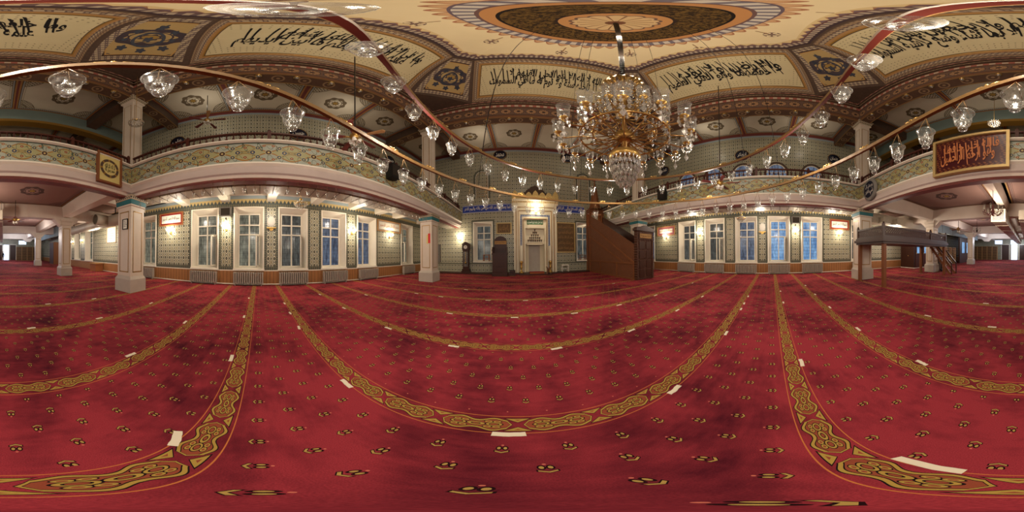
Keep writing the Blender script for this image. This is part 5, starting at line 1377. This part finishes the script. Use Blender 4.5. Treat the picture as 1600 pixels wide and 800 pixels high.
fan((-2.25, 1.5, 2.35), 'ceiling fan with brass motor hanging near the left gallery front', ZB1-2.35+.04, .5)
fan((4.2, 1.35, 1.95), 'ceiling fan with brass motor hanging near the right gallery front', ZB1-1.95+.04, 1.1)
fan((-.45, -6.2, 1.25), 'ceiling fan in the rear room under the left coffers', ZG-1.25, .2)
fan((3.6, -8.0, 1.2), 'ceiling fan in the rear room near the right pillars', ZG-1.2, .9)
fan((-4.25, -1.45, 4.75), 'ceiling fan high above the left gallery', ZC-4.75, .4)
# ------------------------------------------------------------------ rear room
def struct_box(name, boxes, mats=None):
    mb = MB('plaster')
    for b in boxes: mb.box(*b)
    return struct(W(mb, name))
t = thing('air_duct', 'wide square air duct running back along the rear room ceiling', 'duct', (1.0, -12.5, 1.05)); mb = MB('duct'); mb.box(-.25, .25, -7.5, 7.0, 0, .45)
for k in range(10): mb.box(-.27, .27, -7.4+k*1.5, -7.34+k*1.5, -.02, .46)
part(mb, 'duct_body', t); mb = MB('dark_metal')
for k in range(8): mb.box(-.2, .2, 6.99, 7.01, .05+k*.045, .07+k*.045)
part(mb, 'outlet_grille', t); 
for y in (-6, -2, 2, 6):
    for x in (-.2, .19): mb = MB('dark_metal'); mb.box(x, x+.01, y, y+.02, .45, ZG-1.05); part(mb, 'hanger', t)
t = thing('air_duct', 'narrow air duct next to the wide one below the rear room ceiling', 'duct', (.18, -12.5, 1.2)); mb = MB('duct'); mb.box(-.14, .14, -7.5, 6.6, 0, .35)
for k in range(10): mb.box(-.155, .155, -7.4+k*1.5, -7.34+k*1.5, -.015, .36)
part(mb, 'duct_body', t); 
for y in (-6, -2, 2, 6): mb = MB('dark_metal'); mb.box(-.1, -.09, y, y+.02, .35, ZG-1.2); part(mb, 'hanger', t)
t = thing('round_duct', 'pale round air duct with an elbow behind the rear left pillar', 'duct', (-4.25, -7.2, 1.05)); mb = MB('duct'); mb.lathe([(.24, -2.4), (.24, 3.2)], (0, 0, .34), 20, ax='y')
for k in range(8): mb.lathe([(.25, -2.3+k*.7), (.25, -2.26+k*.7)], (0, 0, .34), 20, ax='y')
part(mb, 'duct_body', t); mb = MB('duct'); mb.lathe([(.002, 0), (.24, 0), (.24, .5), (.2, .52)], (.2, 1.6, .34), 18, ax='x'); part(mb, 'elbow', t)

for y in (-2, 2): mb = MB('dark_metal'); mb.box(-.02, .02, y, y+.02, .56, ZG-1.05); part(mb, 'hanger', t)
t = thing('air_duct', 'square air duct behind the raised platform at the right', 'duct', (5.9, -6.0, 1.25)); mb = MB('duct'); mb.box(-.25, .25, -3.0, 2.4, 0, .42); part(mb, 'duct_body', t); 
for a, b in ((.4, .8), (1.2, 1.6)): mb = MB('duct'); mb.box(-.58, -.25, a, b, -.02, .25); part(mb, 'side_outlet', t)
for y in (-2, 2): mb = MB('dark_metal'); mb.box(-.02, .02, y, y+.02, .42, ZG-1.25); part(mb, 'hanger', t)
# bulkheads over the side bays; bluish daylight is put into their colour
for x, y0, y1, nm in ((-4.1, -18, -9.3, 'left'), (5.75, -18, -8.2, 'right')):
    mb = MB('blue_plaster'); mb.box(x-.1, x+.1, y0, y1, 1.3, ZG, 'blue_plaster')
    for k in range(6): yy = y0 + (y1-y0)*k/6; mb.box(x-.11, x+.11, yy, yy+.03, 1.3, ZG, 'grey_box')
    struct(W(mb, 'bulkhead'))
t = thing('vestibule', 'large dark brown wooden entrance lobby by the right wall behind the platform', 'entrance lobby', (6.8, -8.9, -1))
mb = MB('dark_wood'); mb.box(-.55, .55, -1.3, 1.4, 0, 2.2); part(mb, 'wood_box', t)
mb = MB('white_paint'); mb.box(-.57, .55, 1.4, 1.415, 0, .04); mb.box(-.57, -.55, -1.3, 1.4, 0, .04); part(mb, 'skirting', t)
for k in range(3):
    y = .95 - k*.75; mb = MB('rail_wood'); mb.box(-.585, -.55, y-.32, y+.32, .04, 1.95); p = part(mb, 'door', t); mb = MB('pane_blue'); mb.box(-.59, -.58, y-.2, y+.2, .9, 1.75); part(mb, 'door_pane', p); mb = MB('brass'); mb.box(-.62, -.585, y+.25, y+.28, .85, .95); part(mb, 'handle', p)
mb = MB('brass'); mb.ball((-.1, 1.42, .75), .03); part(mb, 'knob', t)
def shoe_rack(loc, L, H, rz, label, m, rows, cols, group='shoe racks'):
    t = thing('shoe_rack', label, 'shoe rack', loc, rz, group)
    for k in range(cols+1): x = -L/2 + L*k/cols; mb = MB(m); mb.box(x-.02, x+.02, 0, .28, 0, H); part(mb, 'upright', t)
    mb = MB('dark_wood'); mb.box(-L/2, L/2, .26, .28, 0, H); part(mb, 'back_board', t)
    for k in range(rows+1): z = .04 + (H-.08)*k/rows; mb = MB(m); mb.box(-L/2, L/2, -.01, .26, z-.015, z+.02); part(mb, 'shelf', t)
shoe_rack((6.0, -11.6, -1), 2.4, 1.35, -pi/2, 'pale open shoe rack by the right wall past the brown lobby', 'pale_wood', 10, 3)
shoe_rack((5.6, -20.8, -1), 3.4, 1.75, pi, 'long wooden shoe rack near the far wall on the right', 'pale_wood', 12, 5)
shoe_rack((-3.1, -20.8, -1), 2.8, 1.75, pi, 'long wooden shoe rack near the far wall on the left', 'pale_wood', 12, 4)
shoe_rack((-4.9, -15.6, -1), 1.2, 1.4, pi/2, 'short wooden shoe rack beside the brown lockers on the left', 'pale_wood', 9, 2)
for s in (0,):
    t = thing('wood_locker', 'tall brown wooden locker beyond the rear left pillars', 'locker', (-4.75, -14.2, -1)); mb = MB('mid_wood'); mb.box(-.4, .4, -.6, .6, 0, 1.95); part(mb, 'body', t)
    for k in (-1, 1): mb = MB('dark_wood'); mb.box(.4, .42, min(0, k*.57), max(0, k*.57), .06, 1.9); part(mb, 'door', t)
t = thing('wood_screen', 'brown wooden door screen with bright panes at the right of the rear room', 'screen', (5.9, -15.2, -1)); mb = MB('dark_wood'); mb.box(-.06, .06, -1.9, 1.9, 0, 2.3); part(mb, 'frame', t)
for k in range(3): mb = MB('pane_blue'); mb.box(-.075, -.06, -1.5+k*1.15, -.9+k*1.15, .9, 1.9); part(mb, 'pane', t)
# far wall openings
def far_door(n, x, w_, m, h=2.0):
    mb = MB(m); mb.box(x-w_/2, x+w_/2, YB, YB+.08, -1, -1+h, m); mb.box(x-w_/2-.08, x-w_/2, YB, YB+.12, -1, -1+h+.08, 'white_paint'); mb.box(x+w_/2, x+w_/2+.08, YB, YB+.12, -1, -1+h+.08, 'white_paint'); mb.box(x-w_/2, x+w_/2, YB, YB+.12, -1+h, -1+h+.08, 'white_paint'); o = struct(W(mb, 'door_%d' % n)); return o
far_door(1, 2.95, 1.0, 'dark_wood'); far_door(2, 1.75, .8, 'daylight_panel'); far_door(3, .55, 1.0, 'dark_wood'); far_door(4, -.35, .8, 'daylight_panel'); far_door(5, -1.3, .8, 'dark_wood')
for k, x in enumerate((3.9, 1.75, -2.6)):
    mb = MB('daylight_panel'); mb.box(x-.5, x+.5, YB, YB+.06, 1.1, 1.6, 'daylight_panel'); mb.box(x-.55, x+.55, YB, YB+.09, 1.05, 1.1, 'white_paint'); mb.box(x-.55, x+.55, YB, YB+.09, 1.6, 1.65, 'white_paint'); struct(W(mb, 'window_%d' % (NWIN[0]+1+k)))
t = thing('bench_box', 'small wooden box bench below the tiled wall end at left', 'bench', (-5.1, -7.9, -1)); mb = MB('orange_wood'); mb.box(-.25, .25, -.3, .3, 0, .42); part(mb, 'body', t); mb = MB('pale_wood'); mb.box(-.28, .28, -.33, .33, .42, .47); part(mb, 'lid', t)
# a person standing far back
t = thing('person', 'person in brown top and pale trousers standing far back by a doorway', 'person', (.05, -20.3, -1))
def skinned(name, pts, edges, rad, m, parent):
    me = bpy.data.meshes.new(name); me.from_pydata([(p[0]*S, p[1]*S, p[2]*S) for p in pts], edges, []); me.materials.append(MAT[m])
    o = bpy.data.objects.new(name, me); C.objects.link(o); o.parent = parent
    sk = o.modifiers.new('skin', 'SKIN'); sb = o.modifiers.new('sub', 'SUBSURF'); sb.levels = 1; sb.render_levels = 1
    if not me.skin_vertices: bpy.context.view_layer.objects.active = o
    for i, r in enumerate(rad):
        r = r if isinstance(r, tuple) else (r, r); me.skin_vertices[0].data[i].radius = (r[0]*S, r[1]*S)
    me.skin_vertices[0].data[0].use_root = True
    return o
H = 1.3
bp = [(0, 0, .52), (0, 0, .62), (0, 0, .76), (0, 0, .88), (0, 0, .94), (0, .01, 1.0), (0, .01, 1.07), (.07, 0, .48), (.075, .0, .27), (.08, 0, .05), (.085, .05, .02), (-.07, 0, .48), (-.075, .02, .27), (-.08, -.01, .05), (-.085, .05, .02), (.13, 0, .86), (.17, 0, .66), (.17, .05, .5), (.17, .06, .43), (-.13, 0, .86), (-.17, 0, .66), (-.17, .05, .5), (-.17, .06, .43)]
be = [(0, 1), (1, 2), (2, 3), (3, 4), (4, 5), (5, 6), (0, 7), (7, 8), (8, 9), (9, 10), (0, 11), (11, 12), (12, 13), (13, 14), (3, 15), (15, 16), (16, 17), (17, 18), (3, 19), (19, 20), (20, 21), (21, 22)]
br = [(.10, .075), (.09, .07), (.11, .075), (.09, .06), .04, .06, .055, .065, .048, .032, .028, .065, .048, .032, .028, .042, .034, .026, .024, .042, .034, .026, .024]
try:
    bd = skinned('body', bp, be, br, 'khaki', t)
    mb = MB('dark_cloth'); mb.lathe([(.125, .5), (.115, .62), (.13, .76), (.12, .88), (.05, .93)], n=14); part(mb, 'jacket', t)
    mb = MB('ink'); mb.ball((0, -.005, 1.08), .066, 'ink', 10, 6); part(mb, 'hair', t)
    mb = MB('skin'); mb.ball((0, .03, 1.05), .05, 'skin', 10, 6, 1.2); part(mb, 'face', t)
except Exception as ex: print('person', ex)
# ------------------------------------------------------------------ tape strips on the carpet bands
TAPES = [(-0.03, 0.47), (-0.87, 0.56), (0.75, 0.65), (-0.43, -0.21), (0.16, -0.26), (-1.36, -0.25), (1.23, -0.14), (-1.01, -0.99), (0.75, -0.96), (-0.6, 1.44), (0.38, 1.52), (1.79, 0.67), (-2.06, 0.67), (-1.48, 1.49), (1.28, 1.48), (1.69, -1.01), (1.39, -1.89), (0.43, -1.84), (-0.36, -1.95), (-1.35, -1.92), (-2.57, -1.98), (-2.06, -1.08), (-2.61, 1.6), (-3.22, 2.58), (-3.27, 0.6), (-2.67, 0.6), (-3.71, -0.23), (-2.53, -0.2), (-1.06, 2.43), (-0.02, 2.43), (0.93, 2.46), (1.82, 2.41), (2.87, 2.51), (4.71, 2.54), (2.29, 1.55), (3.31, 1.57), (3.05, 0.59), (3.58, 0.55), (2.72, 0.68), (3.13, -0.15), (4.09, -0.18), (2.66, -1.02), (4.69, -1.03), (3.62, -1.02), (3.24, -1.9), (0.77, -2.77), (0.21, 3.6), (1.36, 3.47), (-0.59, 3.53), (-1.7, 3.51), (-1.39, 4.59), (3.05, 4.3), (-2.4, 3.55), (-3.83, 1.6), (-0.86, -2.84), (-1.88, -2.93)]
NEAR = {0: 'white tape strip on the near edge of the first band ahead, toward the niche', 1: 'white tape strip on the first band ahead, on the side of the left windows', 2: 'white tape strip on the first band ahead, on the side of the pulpit stair',
        3: 'folded tape piece across the band at the seam by the left windows side', 4: 'longest white tape strip, on the nearest band toward the platform side', 5: 'crumpled white tape on the nearest band running to the left windows', 6: 'white tape on the nearest band running to the right windows',
        7: 'white tape strip on the second band behind, toward the rear left pillar', 8: 'white tape strip on the second band behind, toward the platform'}
src = None
for i, (x, y) in enumerate(TAPES):
    st_ = -.15 if -.55 < y < .2 else (.594 + .98*round((y-.594)/.98) if y > 0 else -.92 + round(y+.92)); y = st_ - .078
    lab = NEAR.get(i, 'small strip of white tape stuck along a distant carpet band')
    L, wd = (.15, .028) if i in (4,) else (.11, .03)
    mb = MB('tape'); random.seed(i); n = 6; ed = [(-L/2 + L*k/n, random.uniform(-.003, .003)) for k in range(n+1)]
    P = [(a, -wd/2 + b) for a, b in ed] + [(a + random.uniform(-.004, .004), wd/2 + b) for a, b in reversed(ed)]
    mb.prism(P, 'z', 0, .003); o = mb.build('tape_strip', None, (x, y, -1), random.uniform(-.12, .12) + (.35 if i == 3 else 0)); tag(o, lab, 'tape', None if i in NEAR else 'white tape strips on the carpet bands')
